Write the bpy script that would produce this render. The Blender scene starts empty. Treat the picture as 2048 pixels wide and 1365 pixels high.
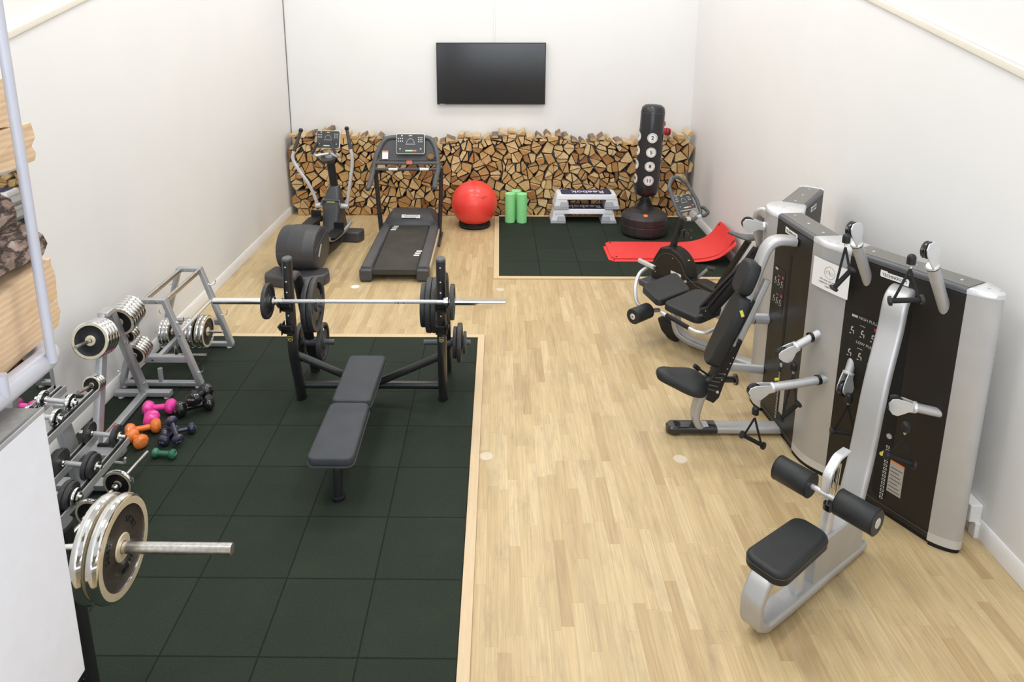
import bpy, bmesh, math, random
from mathutils import Vector, Matrix, Euler
C = bpy.context.scene.collection
V = Vector
PI = math.pi
WM = {}                                   # world matrix of every parent

# ---------------------------------------------------------------- materials
MATS = {}
def nt(name):
    m = bpy.data.materials.new(name); m.use_nodes = True
    n = m.node_tree; b = n.nodes['Principled BSDF']
    return m, n, b
def mat(name, col, rough=.5, metal=0., coat=0., var=.06, scale=18., bump=0., bscale=200., spec=.5, wear=0.):
    """procedural: base colour broken up by noise, optional fine bump"""
    m, n, b = nt(name)
    tc = n.nodes.new('ShaderNodeTexCoord')
    nz = n.nodes.new('ShaderNodeTexNoise'); nz.inputs['Scale'].default_value = scale; nz.inputs['Detail'].default_value = 4
    n.links.new(tc.outputs['Object'], nz.inputs['Vector'])
    r = n.nodes.new('ShaderNodeValToRGB')
    r.color_ramp.elements[0].position = .3; r.color_ramp.elements[1].position = .7
    r.color_ramp.elements[0].color = tuple(c*(1-var) for c in col)+(1,)
    r.color_ramp.elements[1].color = tuple(min(1,c*(1+var)) for c in col)+(1,)
    n.links.new(nz.outputs['Fac'], r.inputs['Fac']); n.links.new(r.outputs['Color'], b.inputs['Base Color'])
    b.inputs['Roughness'].default_value = rough; b.inputs['Metallic'].default_value = metal
    b.inputs['Coat Weight'].default_value = coat
    b.inputs['Specular IOR Level'].default_value = spec
    if bump:
        n2 = n.nodes.new('ShaderNodeTexNoise'); n2.inputs['Scale'].default_value = bscale; n2.inputs['Detail'].default_value = 3
        n.links.new(tc.outputs['Object'], n2.inputs['Vector'])
        bp = n.nodes.new('ShaderNodeBump'); bp.inputs['Strength'].default_value = bump; bp.inputs['Distance'].default_value = .002
        n.links.new(n2.outputs['Fac'], bp.inputs['Height']); n.links.new(bp.outputs['Normal'], b.inputs['Normal'])
    MATS[name] = m
    return m
def node(n, typ, **kw):
    x = n.nodes.new(typ)
    for k, v in kw.items(): setattr(x, k, v)
    return x
def math_(n, op, a, b=None):
    x = n.nodes.new('ShaderNodeMath'); x.operation = op
    for i, s in enumerate((a, b)):
        if s is None: continue
        if isinstance(s, (int, float)): x.inputs[i].default_value = s
        else: n.links.new(s, x.inputs[i])
    return x.outputs[0]
def mixc(n, fac, a, b, mode='MIX'):
    x = n.nodes.new('ShaderNodeMix'); x.data_type = 'RGBA'; x.blend_type = mode
    for s, i in ((fac, 0), (a, 6), (b, 7)):
        if isinstance(s, (int, float)): x.inputs[i].default_value = s
        elif isinstance(s, tuple): x.inputs[i].default_value = s+(1,)
        else: n.links.new(s, x.inputs[i])
    return x.outputs[2]

# ---------------------------------------------------------------- mesh builder
def frame(d, up=V((0,0,1))):
    d = V(d).normalized(); up = V(up)
    if abs(d.dot(up.normalized())) > .99: up = V((0,1,0)) if abs(d.y) < .9 else V((1,0,0))
    x = up.cross(d).normalized(); y = d.cross(x).normalized()
    return x, y, d
def fillet(pts, r, n=6):
    """round the corners of a polyline; r one radius or one per point"""
    pts = [V(p) for p in pts]; out = [pts[0]]
    for i in range(1, len(pts)-1):
        a, b, c = pts[i-1], pts[i], pts[i+1]
        rr = r[i] if isinstance(r, (list, tuple)) else r
        u = (a-b); v = (c-b); L = min(u.length, v.length)*.49
        ang = u.angle(v)
        t = min(rr/max(math.tan(ang/2), 1e-3), L)
        p0 = b+u.normalized()*t; p1 = b+v.normalized()*t
        for k in range(n+1):
            s = k/n; out.append(p0*(1-s)**2+b*2*s*(1-s)+p1*s*s)
    out.append(pts[-1]); return out
def circ(r, n=16): return [(r*math.cos(2*PI*k/n), r*math.sin(2*PI*k/n)) for k in range(n)]
def rrect(w, h, r, n=4):
    out = []
    for cx, cy, a0 in ((w/2-r, h/2-r, 0), (-w/2+r, h/2-r, PI/2), (-w/2+r, -h/2+r, PI), (w/2-r, -h/2+r, 1.5*PI)):
        for k in range(n+1):
            a = a0+PI/2*k/n; out.append((cx+r*math.cos(a), cy+r*math.sin(a)))
    return out
def smooth_path(pts, n=6):
    """Catmull-Rom through points"""
    P = [V(p) for p in pts]; out = []
    for i in range(len(P)-1):
        p0 = P[max(i-1,0)]; p1 = P[i]; p2 = P[i+1]; p3 = P[min(i+2,len(P)-1)]
        for k in range(n):
            t = k/n
            out.append(.5*((2*p1)+(p2-p0)*t+(2*p0-5*p1+4*p2-p3)*t*t+(3*p1-p0-3*p2+p3)*t**3))
    out.append(P[-1]); return out

class M:
    def __init__(s, T=None): s.v = []; s.f = []; s.mi = []; s.T = T or Matrix.Identity(4)
    def add(s, vs, fs, mi=0):
        o = len(s.v); s.v += [s.T @ V(p) for p in vs]
        s.f += [tuple(o+i for i in f) for f in fs]; s.mi += [mi]*len(fs); return s
    def box(s, c, size, R=None, mi=0):
        x, y, z = (k/2 for k in size); R = R or Matrix.Identity(3)
        if isinstance(R, (tuple, list)): R = Euler(R).to_matrix()
        vs = [V(c)+R@V((a*x, b*y, d*z)) for a in (-1,1) for b in (-1,1) for d in (-1,1)]
        return s.add(vs, [(0,1,3,2),(4,6,7,5),(0,4,5,1),(2,3,7,6),(0,2,6,4),(1,5,7,3)], mi)
    def bb(s, a, b, mi=0):
        return s.box([(a[i]+b[i])/2 for i in range(3)], [abs(b[i]-a[i]) for i in range(3)], None, mi)
    def loft(s, rings, caps=True, mi=0, closed=False):
        n = len(rings[0]); vs = [p for r in rings for p in r]; fs = []
        m = len(rings); 
        for i in range(m if closed else m-1):
            j = (i+1) % m
            for k in range(n):
                fs.append((i*n+k, i*n+(k+1)%n, j*n+(k+1)%n, j*n+k))
        if caps and not closed: fs += [tuple(range(n))[::-1], tuple((m-1)*n+k for k in range(n))]
        return s.add(vs, fs, mi)
    def sweep(s, pts, sec, up=(0,0,1), scale=None, caps=True, mi=0, closed=False):
        """carry a 2-D section along a path; section x = up x dir, y = up-ish"""
        pts = [V(p) for p in pts]; rings = []; m = len(pts)
        px = None
        for i, p in enumerate(pts):
            if closed: d = (pts[(i+1)%m]-pts[i-1])
            elif i == 0: d = pts[1]-pts[0]
            elif i == m-1: d = pts[-1]-pts[-2]
            else: d = (pts[i]-pts[i-1]).normalized()+(pts[i+1]-pts[i]).normalized()
            d = d.normalized()
            if up is None:
                if px is None: x, y, _ = frame(d)
                else:
                    x = (px-d*px.dot(d)).normalized(); y = d.cross(x).normalized()
                px = x
            else: x, y, _ = frame(d, up)
            k = scale[i] if scale else 1
            kx, ky = k if isinstance(k, (tuple, list)) else (k, k)
            rings.append([p+x*a*kx+y*b*ky for a, b in sec])
        return s.loft(rings, caps, mi, closed)
    def tube(s, pts, r, n=14, mi=0, rs=None, closed=False):
        return s.sweep(pts, circ(r, n), None, rs, True, mi, closed)
    def cyl(s, a, b, r, r2=None, n=20, mi=0):
        a, b = V(a), V(b); x, y, d = frame(b-a); r2 = r if r2 is None else r2
        return s.loft([[a+x*p+y*q for p, q in circ(r, n)], [b+x*p+y*q for p, q in circ(r2, n)]], True, mi)
    def lathe(s, prof, o=(0,0,0), ax=(0,0,1), n=32, mi=0, caps=True):
        """prof: (radius, height) pairs"""
        o = V(o); x, y, d = frame(ax)
        return s.loft([[o+d*h+x*p+y*q for p, q in circ(max(r,1e-4), n)] for r, h in prof], caps, mi)
    def ball(s, c, r, n=16, mi=0, sc=(1,1,1)):
        c = V(c); rings = []
        for i in range(n//2+1):
            a = -PI/2+PI*i/(n//2); rr = max(math.cos(a)*r, 1e-4)
            rings.append([c+V((p*sc[0], q*sc[1], math.sin(a)*r*sc[2])) for p, q in circ(rr, n)])
        return s.loft(rings, True, mi)
    def prism(s, poly, O, X, Y, d0, d1, mi=0):
        """2-D polygon in plane (O, X, Y) extruded from d0 to d1 along X x Y"""
        O, X, Y = V(O), V(X).normalized(), V(Y).normalized(); N = X.cross(Y)
        return s.loft([[O+X*a+Y*b+N*d0 for a, b in poly], [O+X*a+Y*b+N*d1 for a, b in poly]], True, mi)
    def pad(s, poly, O, X, Y, th, r=.02, n=4, mi=0):
        """cushion: polygon with rounded rim, flat bottom at O plane, thickness th along X x Y"""
        O, X, Y = V(O), V(X).normalized(), V(Y).normalized(); N = X.cross(Y)
        cx = sum(p[0] for p in poly)/len(poly); cy = sum(p[1] for p in poly)/len(poly)
        def ins(k):
            out = []
            m = len(poly)
            for i in range(m):
                p, q, w = V(poly[i-1]), V(poly[i]), V(poly[(i+1)%m])
                e = ((q-p).normalized()+(w-q).normalized()); nn = V((e.y, -e.x)).normalized()
                out.append((q.x-nn.x*k, q.y-nn.y*k))
            return out
        rings = []
        for k in range(n+1):
            a = PI/2*k/n; rings.append((r*.5*(1-math.sin(a)), r*.5*(1-math.cos(a))))
        for k in range(1, n+1):
            a = PI/2*k/n; rings.append((r*(1-math.cos(a)), th-r+r*math.sin(a)))
        rings.append((r+.0015, th)); rings.append((r+.003, th))
        area = sum(poly[i-1][0]*poly[i][1]-poly[i][0]*poly[i-1][1] for i in range(len(poly)))
        sg = 1 if area > 0 else -1
        return s.loft([[O+X*a+Y*b+N*z for a, b in ins(sg*k)] for k, z in rings], True, mi)

SPLIT = dict(foot_pads='foot_pad', bolts='bolt', adjustment_holes='adjustment_hole', cap_slots='cap_slot', bracket_bolts='bracket_bolt', housing_screws='housing_screw',
    cover_screws='cover_screw', grip_flanges='grip_flange', arm_collars='arm_collar', guide_rods='guide_rod', rail_feet='rail_foot', belt_marks='belt_mark', bracket_ribs='bracket_rib',
    arm_openings='arm_opening', plaque_red_marks='plaque_red_mark', hanging_eyelets='eyelet', handrail_end_caps='handrail_end_cap', grip_rings='grip_ring', webbing_straps='webbing_strap',
    roller_pipings='roller_piping', rail_ties='rail_tie', bar_hook='bar_hook_', metal_buckle='buckle')
SPLIT.pop('bar_hook')
def islands(m):
    par = list(range(len(m.v)))
    def f(i):
        while par[i] != i: par[i] = par[par[i]]; i = par[i]
        return i
    for fc in m.f:
        a = f(fc[0])
        for i in fc[1:]:
            par[f(i)] = a
    comp = {}
    for k, fc in enumerate(m.f): comp.setdefault(f(fc[0]), []).append(k)
    out = []
    for ks in comp.values():
        mp = {}; q = M()
        for k in ks:
            nf = []
            for i in m.f[k]:
                if i not in mp: mp[i] = len(q.v); q.v.append(m.v[i])
                nf.append(mp[i])
            q.f.append(tuple(nf)); q.mi.append(m.mi[k])
        out.append(q)
    return out
def obj(name, m, mt, parent=None, **k):
    if name in SPLIT:
        return [obj1(SPLIT[name], q, mt, parent, **k) for q in islands(m)][0]
    return obj1(name, m, mt, parent, **k)
def obj1(name, m, mt, parent=None, bev=0., seg=2, ang=35, sub=0, smooth=True):
    me = bpy.data.meshes.new(name)
    W = WM.get(parent.name) if parent else None
    vs = m.v
    if W is not None:
        I = W.inverted(); vs = [I @ p for p in vs]
    me.from_pydata([tuple(p) for p in vs], [], m.f)
    mts = mt if isinstance(mt, (list, tuple)) else [mt]
    for q in mts: me.materials.append(MATS[q] if isinstance(q, str) else q)
    me.polygons.foreach_set('material_index', m.mi)
    bm = bmesh.new(); bm.from_mesh(me); bmesh.ops.recalc_face_normals(bm, faces=bm.faces); bm.to_mesh(me); bm.free()
    if smooth:
        me.polygons.foreach_set('use_smooth', [True]*len(me.polygons)); me.set_sharp_from_angle(angle=math.radians(ang))
    o = bpy.data.objects.new(name, me); C.objects.link(o)
    if parent: o.parent = parent; WM[o.name] = W
    else: WM[o.name] = Matrix.Identity(4)
    if bev:
        b = o.modifiers.new('bevel', 'BEVEL'); b.width = bev; b.segments = seg; b.limit_method = 'ANGLE'; b.angle_limit = math.radians(40)
        b.harden_normals = False
    if sub:
        b = o.modifiers.new('sub', 'SUBSURF'); b.levels = sub; b.render_levels = sub
    return o
def tag(o, label=None, cat=None, group=None, kind=None):
    if label: o['label'] = label
    if cat: o['category'] = cat
    if group: o['group'] = group
    if kind: o['kind'] = kind
    return o
def thing(name, label, cat, loc=(0,0,0), rz=0, group=None, Rm=None):
    o = bpy.data.objects.new(name, None); C.objects.link(o); o.empty_display_size = .1
    Mx = Matrix.Translation(V(loc)) @ (Rm.to_4x4() if Rm else Matrix.Rotation(rz, 4, 'Z'))
    o.matrix_world = Mx; WM[o.name] = Mx
    return tag(o, label, cat, group)
def kids(o): return [c for c in C.objects if c.parent == o]
def dup(o, parent=None, Mx=None, label=None, group=None):
    chs = kids(o)
    c = o.copy(); C.objects.link(c)
    if parent: c.parent = parent
    if Mx is not None: c.matrix_world = Mx
    if label: c['label'] = label
    if group: c['group'] = group
    for ch in chs: dup(ch, c)
    return c
def text_m(m, s, size, O, X, Y, depth=.001, mi=0, align='CENTER', sx=1., lift=0., bold=0.):
    """raised lettering laid into builder m, in plane (O, X, Y)"""
    cu = bpy.data.curves.new('t', 'FONT'); cu.body = s; cu.size = size; cu.align_x = align; cu.align_y = 'CENTER'; cu.extrude = depth/2
    cu.resolution_u = 2; cu.offset = bold
    o = bpy.data.objects.new('t', cu); C.objects.link(o)
    dg = bpy.context.evaluated_depsgraph_get(); me = bpy.data.meshes.new_from_object(o.evaluated_get(dg))
    O, X, Y = V(O), V(X).normalized(), V(Y).normalized(); N = X.cross(Y)
    vs = [O+X*v.co.x*sx+Y*v.co.y+N*(v.co.z+depth/2+lift) for v in me.vertices]; fs = [tuple(p.vertices) for p in me.polygons]
    m.add(vs, fs, mi)
    bpy.data.objects.remove(o); bpy.data.curves.remove(cu); bpy.data.meshes.remove(me)
    return m
def basis(X, Y, Z, loc=(0,0,0)):
    return Matrix.Translation(V(loc)) @ Matrix((X, Y, Z)).transposed().to_4x4()
def aim(d, up=(0,0,1), loc=(0,0,0)):
    """matrix whose local Z points along d"""
    x, y, z = frame(d, up); return basis(x, y, z, loc)
def rcorner(poly, r, n=6):
    """true circular fillets at the corners of a convex outline"""
    out = []
    for i in range(len(poly)):
        a, c_, d = V(poly[i-1]), V(poly[i]), V(poly[(i+1)%len(poly)])
        u, v = (a-c_), (d-c_); t = min(r, .46*u.length, .46*v.length); u.normalize(); v.normalize(); h = u.angle(v)/2
        R_ = t*math.tan(h); cen = c_+(u+v).normalized()*(t/math.cos(h)); p0 = c_+u*t-cen; tot = PI-2*h
        sg = 1 if u.x*v.y-u.y*v.x < 0 else -1
        for k in range(n+1):
            q = sg*tot*k/n; out.append((cen.x+p0.x*math.cos(q)-p0.y*math.sin(q), cen.y+p0.x*math.sin(q)+p0.y*math.cos(q)))
    return out
# ---------------------------------------------------------------- materials
mat('wall_paint', (.80,.795,.785), .6, var=.012, scale=1.5, bump=.08, bscale=60)
mat('trim_paint', (.82,.81,.79), .45, var=.02, scale=6)
mat('cream_trim', (.74,.70,.60), .5, var=.02)
mat('dark_line', (.2,.2,.19), .6)
mat('steel', (.47,.48,.50), .38, .5, var=.08, scale=9)
mat('silver', (.50,.50,.505), .42, .5, var=.04, scale=6)
mat('silver_light', (.66,.67,.68), .3, .45, var=.03)
mat('white_paint', (.70,.71,.765), .35, var=.02, coat=.2)
mat('chrome', (.78,.78,.77), .1, 1., var=.02)
mat('tan_reflection_metal', (.90,.80,.60), .5, .75, var=.05, scale=40)  # wood floor's warm reflection mixed into the metal's base colour
mat('worn_steel', (.55,.53,.5), .3, .95, var=.18, scale=60)
mat('black_metal', (.018,.018,.02), .38, 0, var=.2, scale=12, spec=.6)
mat('iron', (.035,.036,.038), .5, 0, var=.3, scale=40, bump=.3, bscale=120)
mat('plastic_dark', (.052,.053,.058), .42, var=.1, scale=6, bump=.15, bscale=600)
mat('plastic_grey', (.085,.088,.095), .4, var=.08, scale=6, bump=.1, bscale=600)
mat('plastic_black', (.012,.012,.013), .45, spec=.4, var=.1, scale=10)
mat('brown_black', (.019,.016,.014), .42, var=.08, scale=4, spec=.3)
mat('machine_top', (.17,.165,.15), .35, .3, var=.05)
mat('leather', (.019,.021,.022), .45, spec=.35, var=.12, scale=14, bump=.35, bscale=350)
mat('leather_blue', (.046,.051,.059), .5, spec=.3, var=.1, scale=8, bump=.3, bscale=350)
mat('foam', (.012,.012,.013), .7, spec=.3, var=.1, bump=.3, bscale=300)
mat('disc_brown', (.040,.031,.026), .42, var=.12, scale=12)
mat('rail_paint', (.46,.46,.51), .35, var=.03, scale=14)
mat('rubber', (.010,.010,.011), .6, spec=.3, var=.1)
mat('logo_white', (.8,.8,.78), .4, var=.01)
mat('logo_yellow', (.75,.72,.12), .4, var=.02)
mat('red_ball', (.88,.06,.045), .36, var=.04, scale=5, coat=.15)
mat('red_foam', (.80,.055,.05), .55, var=.04, scale=10, bump=.2, bscale=250)
mat('green_foam', (.30,.80,.32), .6, var=.06, scale=30, bump=.3, bscale=200)
mat('step_light', (.80,.81,.84), .45, var=.03, scale=20, bump=.2, bscale=300)
mat('step_grey', (.46,.47,.51), .5, var=.03, scale=20)
mat('step_navy', (.035,.04,.10), .6, var=.05, bump=.3, bscale=400)
mat('vinyl_black', (.02,.02,.022), .28, var=.15, scale=8, bump=.5, bscale=30)
mat('base_black', (.028,.024,.026), .5, var=.1, scale=8)
mat('orange', (.85,.22,.04), .3, var=.03, coat=.3)
mat('pink', (.86,.06,.38), .28, var=.03, coat=.3)
mat('navy', (.03,.03,.06), .25, var=.05, coat=.3)
mat('gloss_black', (.012,.012,.013), .18, var=.1, coat=.5)
mat('green_vinyl', (.02,.14,.08), .3, var=.05, coat=.3)
mat('glove_red', (.55,.02,.03), .3, var=.05, coat=.2)
mat('paper', (.80,.79,.78), .6, var=.01)
mat('screen', (.018,.018,.019), .16, var=.05)
mat('tan', (.66,.56,.42), .5, var=.08, scale=30)

def parquet():
    m, n, b = nt('parquet'); L = n.links
    tc = node(n, 'ShaderNodeTexCoord'); sp = node(n, 'ShaderNodeSeparateXYZ'); L.new(tc.outputs['Object'], sp.inputs[0])
    w = .0675
    xi = math_(n, 'DIVIDE', sp.outputs[0], w); row = math_(n, 'FLOOR', xi); fx = math_(n, 'SUBTRACT', xi, row)
    wn = node(n, 'ShaderNodeTexWhiteNoise', noise_dimensions='1D'); L.new(row, wn.inputs['W'])
    yo = math_(n, 'ADD', math_(n, 'DIVIDE', sp.outputs[1], .62), math_(n, 'MULTIPLY', wn.outputs['Value'], 7.3))
    col = math_(n, 'FLOOR', yo); fy = math_(n, 'SUBTRACT', yo, col)
    cb = node(n, 'ShaderNodeCombineXYZ'); L.new(row, cb.inputs[0]); L.new(col, cb.inputs[1])
    w2 = node(n, 'ShaderNodeTexWhiteNoise', noise_dimensions='3D'); L.new(cb.outputs[0], w2.inputs['Vector'])
    rp = node(n, 'ShaderNodeValToRGB'); e = rp.color_ramp.elements
    e[0].position = 0; e[0].color = (.49,.345,.17,1); e[1].position = 1; e[1].color = (.67,.52,.30,1)
    for p, c in ((.12,(.55,.405,.21,1)), (.55,(.60,.45,.24,1)), (.9,(.635,.485,.265,1))):
        q = e.new(p); q.color = c
    L.new(w2.outputs['Value'], rp.inputs[0])
    # grain stretched along the strips
    mp = node(n, 'ShaderNodeMapping'); mp.inputs['Scale'].default_value = (90, 3.2, 1); L.new(tc.outputs['Object'], mp.inputs[0])
    off = node(n, 'ShaderNodeVectorMath', operation='ADD'); L.new(mp.outputs[0], off.inputs[0]); 
    sc = node(n, 'ShaderNodeVectorMath', operation='SCALE'); L.new(w2.outputs['Color'], sc.inputs[0]); sc.inputs['Scale'].default_value = 40; L.new(sc.outputs[0], off.inputs[1])
    g = node(n, 'ShaderNodeTexNoise'); g.inputs['Scale'].default_value = 1; g.inputs['Detail'].default_value = 5; L.new(off.outputs[0], g.inputs['Vector'])
    gr = node(n, 'ShaderNodeMapRange'); L.new(g.outputs['Fac'], gr.inputs[0]); gr.inputs[1].default_value=.3; gr.inputs[2].default_value=.75; gr.inputs[3].default_value=.80; gr.inputs[4].default_value=1.08
    c1 = mixc(n, 1, rp.outputs[0], gr.outputs[0], 'MULTIPLY')
    # scuffed patches (wear)
    s = node(n, 'ShaderNodeTexNoise'); s.inputs['Scale'].default_value = 2.4; s.inputs['Detail'].default_value = 6; s.inputs['Roughness'].default_value = .72
    mp2 = node(n, 'ShaderNodeMapping'); mp2.inputs['Scale'].default_value = (4.5, .9, 1); L.new(tc.outputs['Object'], mp2.inputs[0]); L.new(mp2.outputs[0], s.inputs['Vector'])
    sr = node(n, 'ShaderNodeMapRange'); L.new(s.outputs['Fac'], sr.inputs[0]); sr.inputs[1].default_value=.50; sr.inputs[2].default_value=.70; sr.inputs[3].default_value=0; sr.inputs[4].default_value=.55
    c2 = mixc(n, sr.outputs[0], c1, (.33,.235,.14))
    gx = math_(n, 'LESS_THAN', fx, .035); gy = math_(n, 'LESS_THAN', fy, .003)
    gap = math_(n, 'MULTIPLY', math_(n, 'MAXIMUM', gx, gy), .32)
    c3 = mixc(n, gap, c2, (.22,.14,.07))
    L.new(c3, b.inputs['Base Color'])
    rr = node(n, 'ShaderNodeMapRange'); L.new(g.outputs['Fac'], rr.inputs[0]); rr.inputs[3].default_value=.36; rr.inputs[4].default_value=.52
    L.new(rr.outputs[0], b.inputs['Roughness']); b.inputs['Coat Weight'].default_value = .06; b.inputs['Coat Roughness'].default_value = .3
    MATS['parquet'] = m
parquet()
def rubber_tiles():
    m, n, b = nt('rubber_tiles'); L = n.links
    tc = node(n, 'ShaderNodeTexCoord'); sp = node(n, 'ShaderNodeSeparateXYZ'); L.new(tc.outputs['Object'], sp.inputs[0])
    def line(o):
        q = math_(n, 'DIVIDE', o, .5); f = math_(n, 'SUBTRACT', q, math_(n, 'FLOOR', q))
        d = math_(n, 'MINIMUM', f, math_(n, 'SUBTRACT', 1, f)); r = node(n, 'ShaderNodeMapRange')
        L.new(d, r.inputs[0]); r.inputs[1].default_value=.004; r.inputs[2].default_value=.012; r.inputs[3].default_value=1; r.inputs[4].default_value=0
        return r.outputs[0], math_(n, 'FLOOR', q)
    lx, ix = line(sp.outputs[0]); ly, iy = line(sp.outputs[1])
    cb = node(n, 'ShaderNodeCombineXYZ'); L.new(ix, cb.inputs[0]); L.new(iy, cb.inputs[1])
    w2 = node(n, 'ShaderNodeTexWhiteNoise', noise_dimensions='3D'); L.new(cb.outputs[0], w2.inputs['Vector'])
    base = mixc(n, w2.outputs['Value'], (.0155,.0235,.0155), (.0195,.029,.019))
    g = node(n, 'ShaderNodeTexNoise'); g.inputs['Scale'].default_value = 220; g.inputs['Detail'].default_value = 2; L.new(tc.outputs['Object'], g.inputs['Vector'])
    gr = node(n, 'ShaderNodeMapRange'); L.new(g.outputs['Fac'], gr.inputs[0]); gr.inputs[1].default_value=.4; gr.inputs[2].default_value=.62; gr.inputs[3].default_value=.75; gr.inputs[4].default_value=1.45
    c1 = mixc(n, 1, base, gr.outputs[0], 'MULTIPLY')
    d = node(n, 'ShaderNodeTexNoise'); d.inputs['Scale'].default_value = 3; d.inputs['Detail'].default_value = 5; L.new(tc.outputs['Object'], d.inputs['Vector'])
    dr = node(n, 'ShaderNodeMapRange'); L.new(d.outputs['Fac'], dr.inputs[0]); dr.inputs[1].default_value=.45; dr.inputs[2].default_value=.75; dr.inputs[3].default_value=0; dr.inputs[4].default_value=.25
    c2 = mixc(n, dr.outputs[0], c1, (.036,.044,.028))
    lm = math_(n, 'MAXIMUM', lx, ly)
    L.new(mixc(n, math_(n, 'MULTIPLY', lm, .85), c2, (.005,.006,.005)), b.inputs['Base Color'])
    b.inputs['Roughness'].default_value = .8; b.inputs['Specular IOR Level'].default_value = .22
    bp = node(n, 'ShaderNodeBump'); bp.inputs['Strength'].default_value = .5; bp.inputs['Distance'].default_value = .002
    L.new(math_(n, 'SUBTRACT', g.outputs['Fac'], math_(n, 'MULTIPLY', lm, 3)), bp.inputs['Height']); L.new(bp.outputs[0], b.inputs['Normal'])
    MATS['rubber_tiles'] = m
rubber_tiles()
def pine(name='pine', cols=((.62,.45,.26),(.74,.58,.37)), sc=(6,60,60)):
    m, n, b = nt(name); L = n.links
    tc = node(n, 'ShaderNodeTexCoord'); mp = node(n, 'ShaderNodeMapping'); mp.inputs['Scale'].default_value = sc; L.new(tc.outputs['Object'], mp.inputs[0])
    g = node(n, 'ShaderNodeTexNoise'); g.inputs['Scale'].default_value = 1; g.inputs['Detail'].default_value = 4; L.new(mp.outputs[0], g.inputs['Vector'])
    L.new(mixc(n, g.outputs['Fac'], *cols), b.inputs['Base Color']); b.inputs['Roughness'].default_value = .5
    MATS[name] = m
pine(); pine('pine_y', ((.60,.44,.26),(.72,.57,.37)), (60,5,60))
def logs():
    m, n, b = nt('log_end'); L = n.links
    at = node(n, 'ShaderNodeAttribute', attribute_name='rnd'); tc = node(n, 'ShaderNodeTexCoord')
    rp = node(n, 'ShaderNodeValToRGB'); e = rp.color_ramp.elements
    e[0].position=0; e[0].color=(.26,.10,.03,1); e[1].position=1; e[1].color=(.78,.56,.29,1)
    for p, c in ((.2,(.44,.20,.06,1)), (.45,(.56,.31,.105,1)), (.75,(.68,.45,.19,1))): e.new(p).color = c
    L.new(at.outputs['Fac'], rp.inputs[0])
    g = node(n, 'ShaderNodeTexNoise'); g.inputs['Scale'].default_value = 28; g.inputs['Detail'].default_value = 6; g.inputs['Roughness'].default_value=.7; L.new(tc.outputs['Object'], g.inputs['Vector'])
    gr = node(n, 'ShaderNodeMapRange'); L.new(g.outputs['Fac'], gr.inputs[0]); gr.inputs[1].default_value=.3; gr.inputs[2].default_value=.7; gr.inputs[3].default_value=.68; gr.inputs[4].default_value=1.15
    L.new(mixc(n, 1, rp.outputs[0], gr.outputs[0], 'MULTIPLY'), b.inputs['Base Color']); b.inputs['Roughness'].default_value=.75
    bp = node(n, 'ShaderNodeBump'); bp.inputs['Strength'].default_value=.6; bp.inputs['Distance'].default_value=.004; L.new(g.outputs['Fac'], bp.inputs['Height']); L.new(bp.outputs[0], b.inputs['Normal'])
    MATS['log_end'] = m
    m, n, b = nt('log_side'); L = n.links
    at = node(n, 'ShaderNodeAttribute', attribute_name='rnd'); tc = node(n, 'ShaderNodeTexCoord')
    mp = node(n, 'ShaderNodeMapping'); mp.inputs['Scale'].default_value=(60,5,60); L.new(tc.outputs['Object'], mp.inputs[0])
    g = node(n, 'ShaderNodeTexNoise'); g.inputs['Scale'].default_value = 1; g.inputs['Detail'].default_value = 5; L.new(mp.outputs[0], g.inputs['Vector'])
    pale = mixc(n, g.outputs['Fac'], (.50,.36,.20), (.74,.60,.40)); bark = mixc(n, g.outputs['Fac'], (.10,.065,.045), (.33,.23,.16))
    th = math_(n, 'LESS_THAN', math_(n, 'FRACT', math_(n, 'MULTIPLY', at.outputs['Fac'], 7.77)), .3)
    L.new(mixc(n, th, pale, bark), b.inputs['Base Color']); b.inputs['Roughness'].default_value=.8
    bp = node(n, 'ShaderNodeBump'); bp.inputs['Strength'].default_value=.7; bp.inputs['Distance'].default_value=.005; L.new(g.outputs['Fac'], bp.inputs['Height']); L.new(bp.outputs[0], b.inputs['Normal'])
    MATS['log_side'] = m
logs()

# ---------------------------------------------------------------- the room
XL, XR, YB, YF, HC = -3.235, 2.965, 10.87, -4.0, 6.2
def struct(name, m, mt, **k): return tag(obj(name, m, mt, None, **k), kind='structure')
struct('floor', M().bb((XL-.1, YF-.1, -.1), (XR+.1, YB+.1, 0)), 'parquet')
struct('ceiling', M().bb((XL-.1, YF-.1, HC), (XR+.1, YB+.1, HC+.1)), 'wall_paint')
struct('wall_back', M().bb((XL-.1, YB, 0), (XR+.1, YB+.1, HC)), 'wall_paint')
struct('wall_front', M().bb((XL-.1, YF-.1, 0), (XR+.1, YF, HC)), 'wall_paint')
# side walls with the raking ledge: the wall above it stands 3 cm further back
def rake(y): return 2.99+(y-4.595)*.262
def side(name, x, s, ledge):
    m = M(); y0, y1 = YF, YB; zz = [rake(y) if ledge else 0 for y in (y0, y1)]
    O = V((x, 0, 0))
    m.prism([(y0,0),(y1,0),(y1,min(zz[1],HC)),(y0,zz[0])], O, (0,1,0), (0,0,1), 0, .13*s)
    m.prism([(y0,zz[0]-.02),(y1,zz[1]-.02),(y1,HC),(y0,HC)], O, (0,1,0), (0,0,1), .022*s, .13*s)
    struct(name, m, 'wall_paint')
side('wall_left', XL, -1, True)
def rake(y): return 2.79+(y-3.97)*.235
side('wall_right', XR, 1, True)
def strip(name, x, s, zf):
    m = M(); y0, y1 = -1, YB
    m.sweep([(x-s*.004, y0, zf(y0)), (x-s*.004, y1, zf(y1))], rrect(.03, .05, .006), (0,0,1))
    struct(name, m, 'cream_trim')
strip('trim_1', XL, -1, lambda y: 2.97+(y-4.595)*.262)
strip('trim_2', XR, 1, lambda y: 2.80+(y-3.97)*.235)
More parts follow.
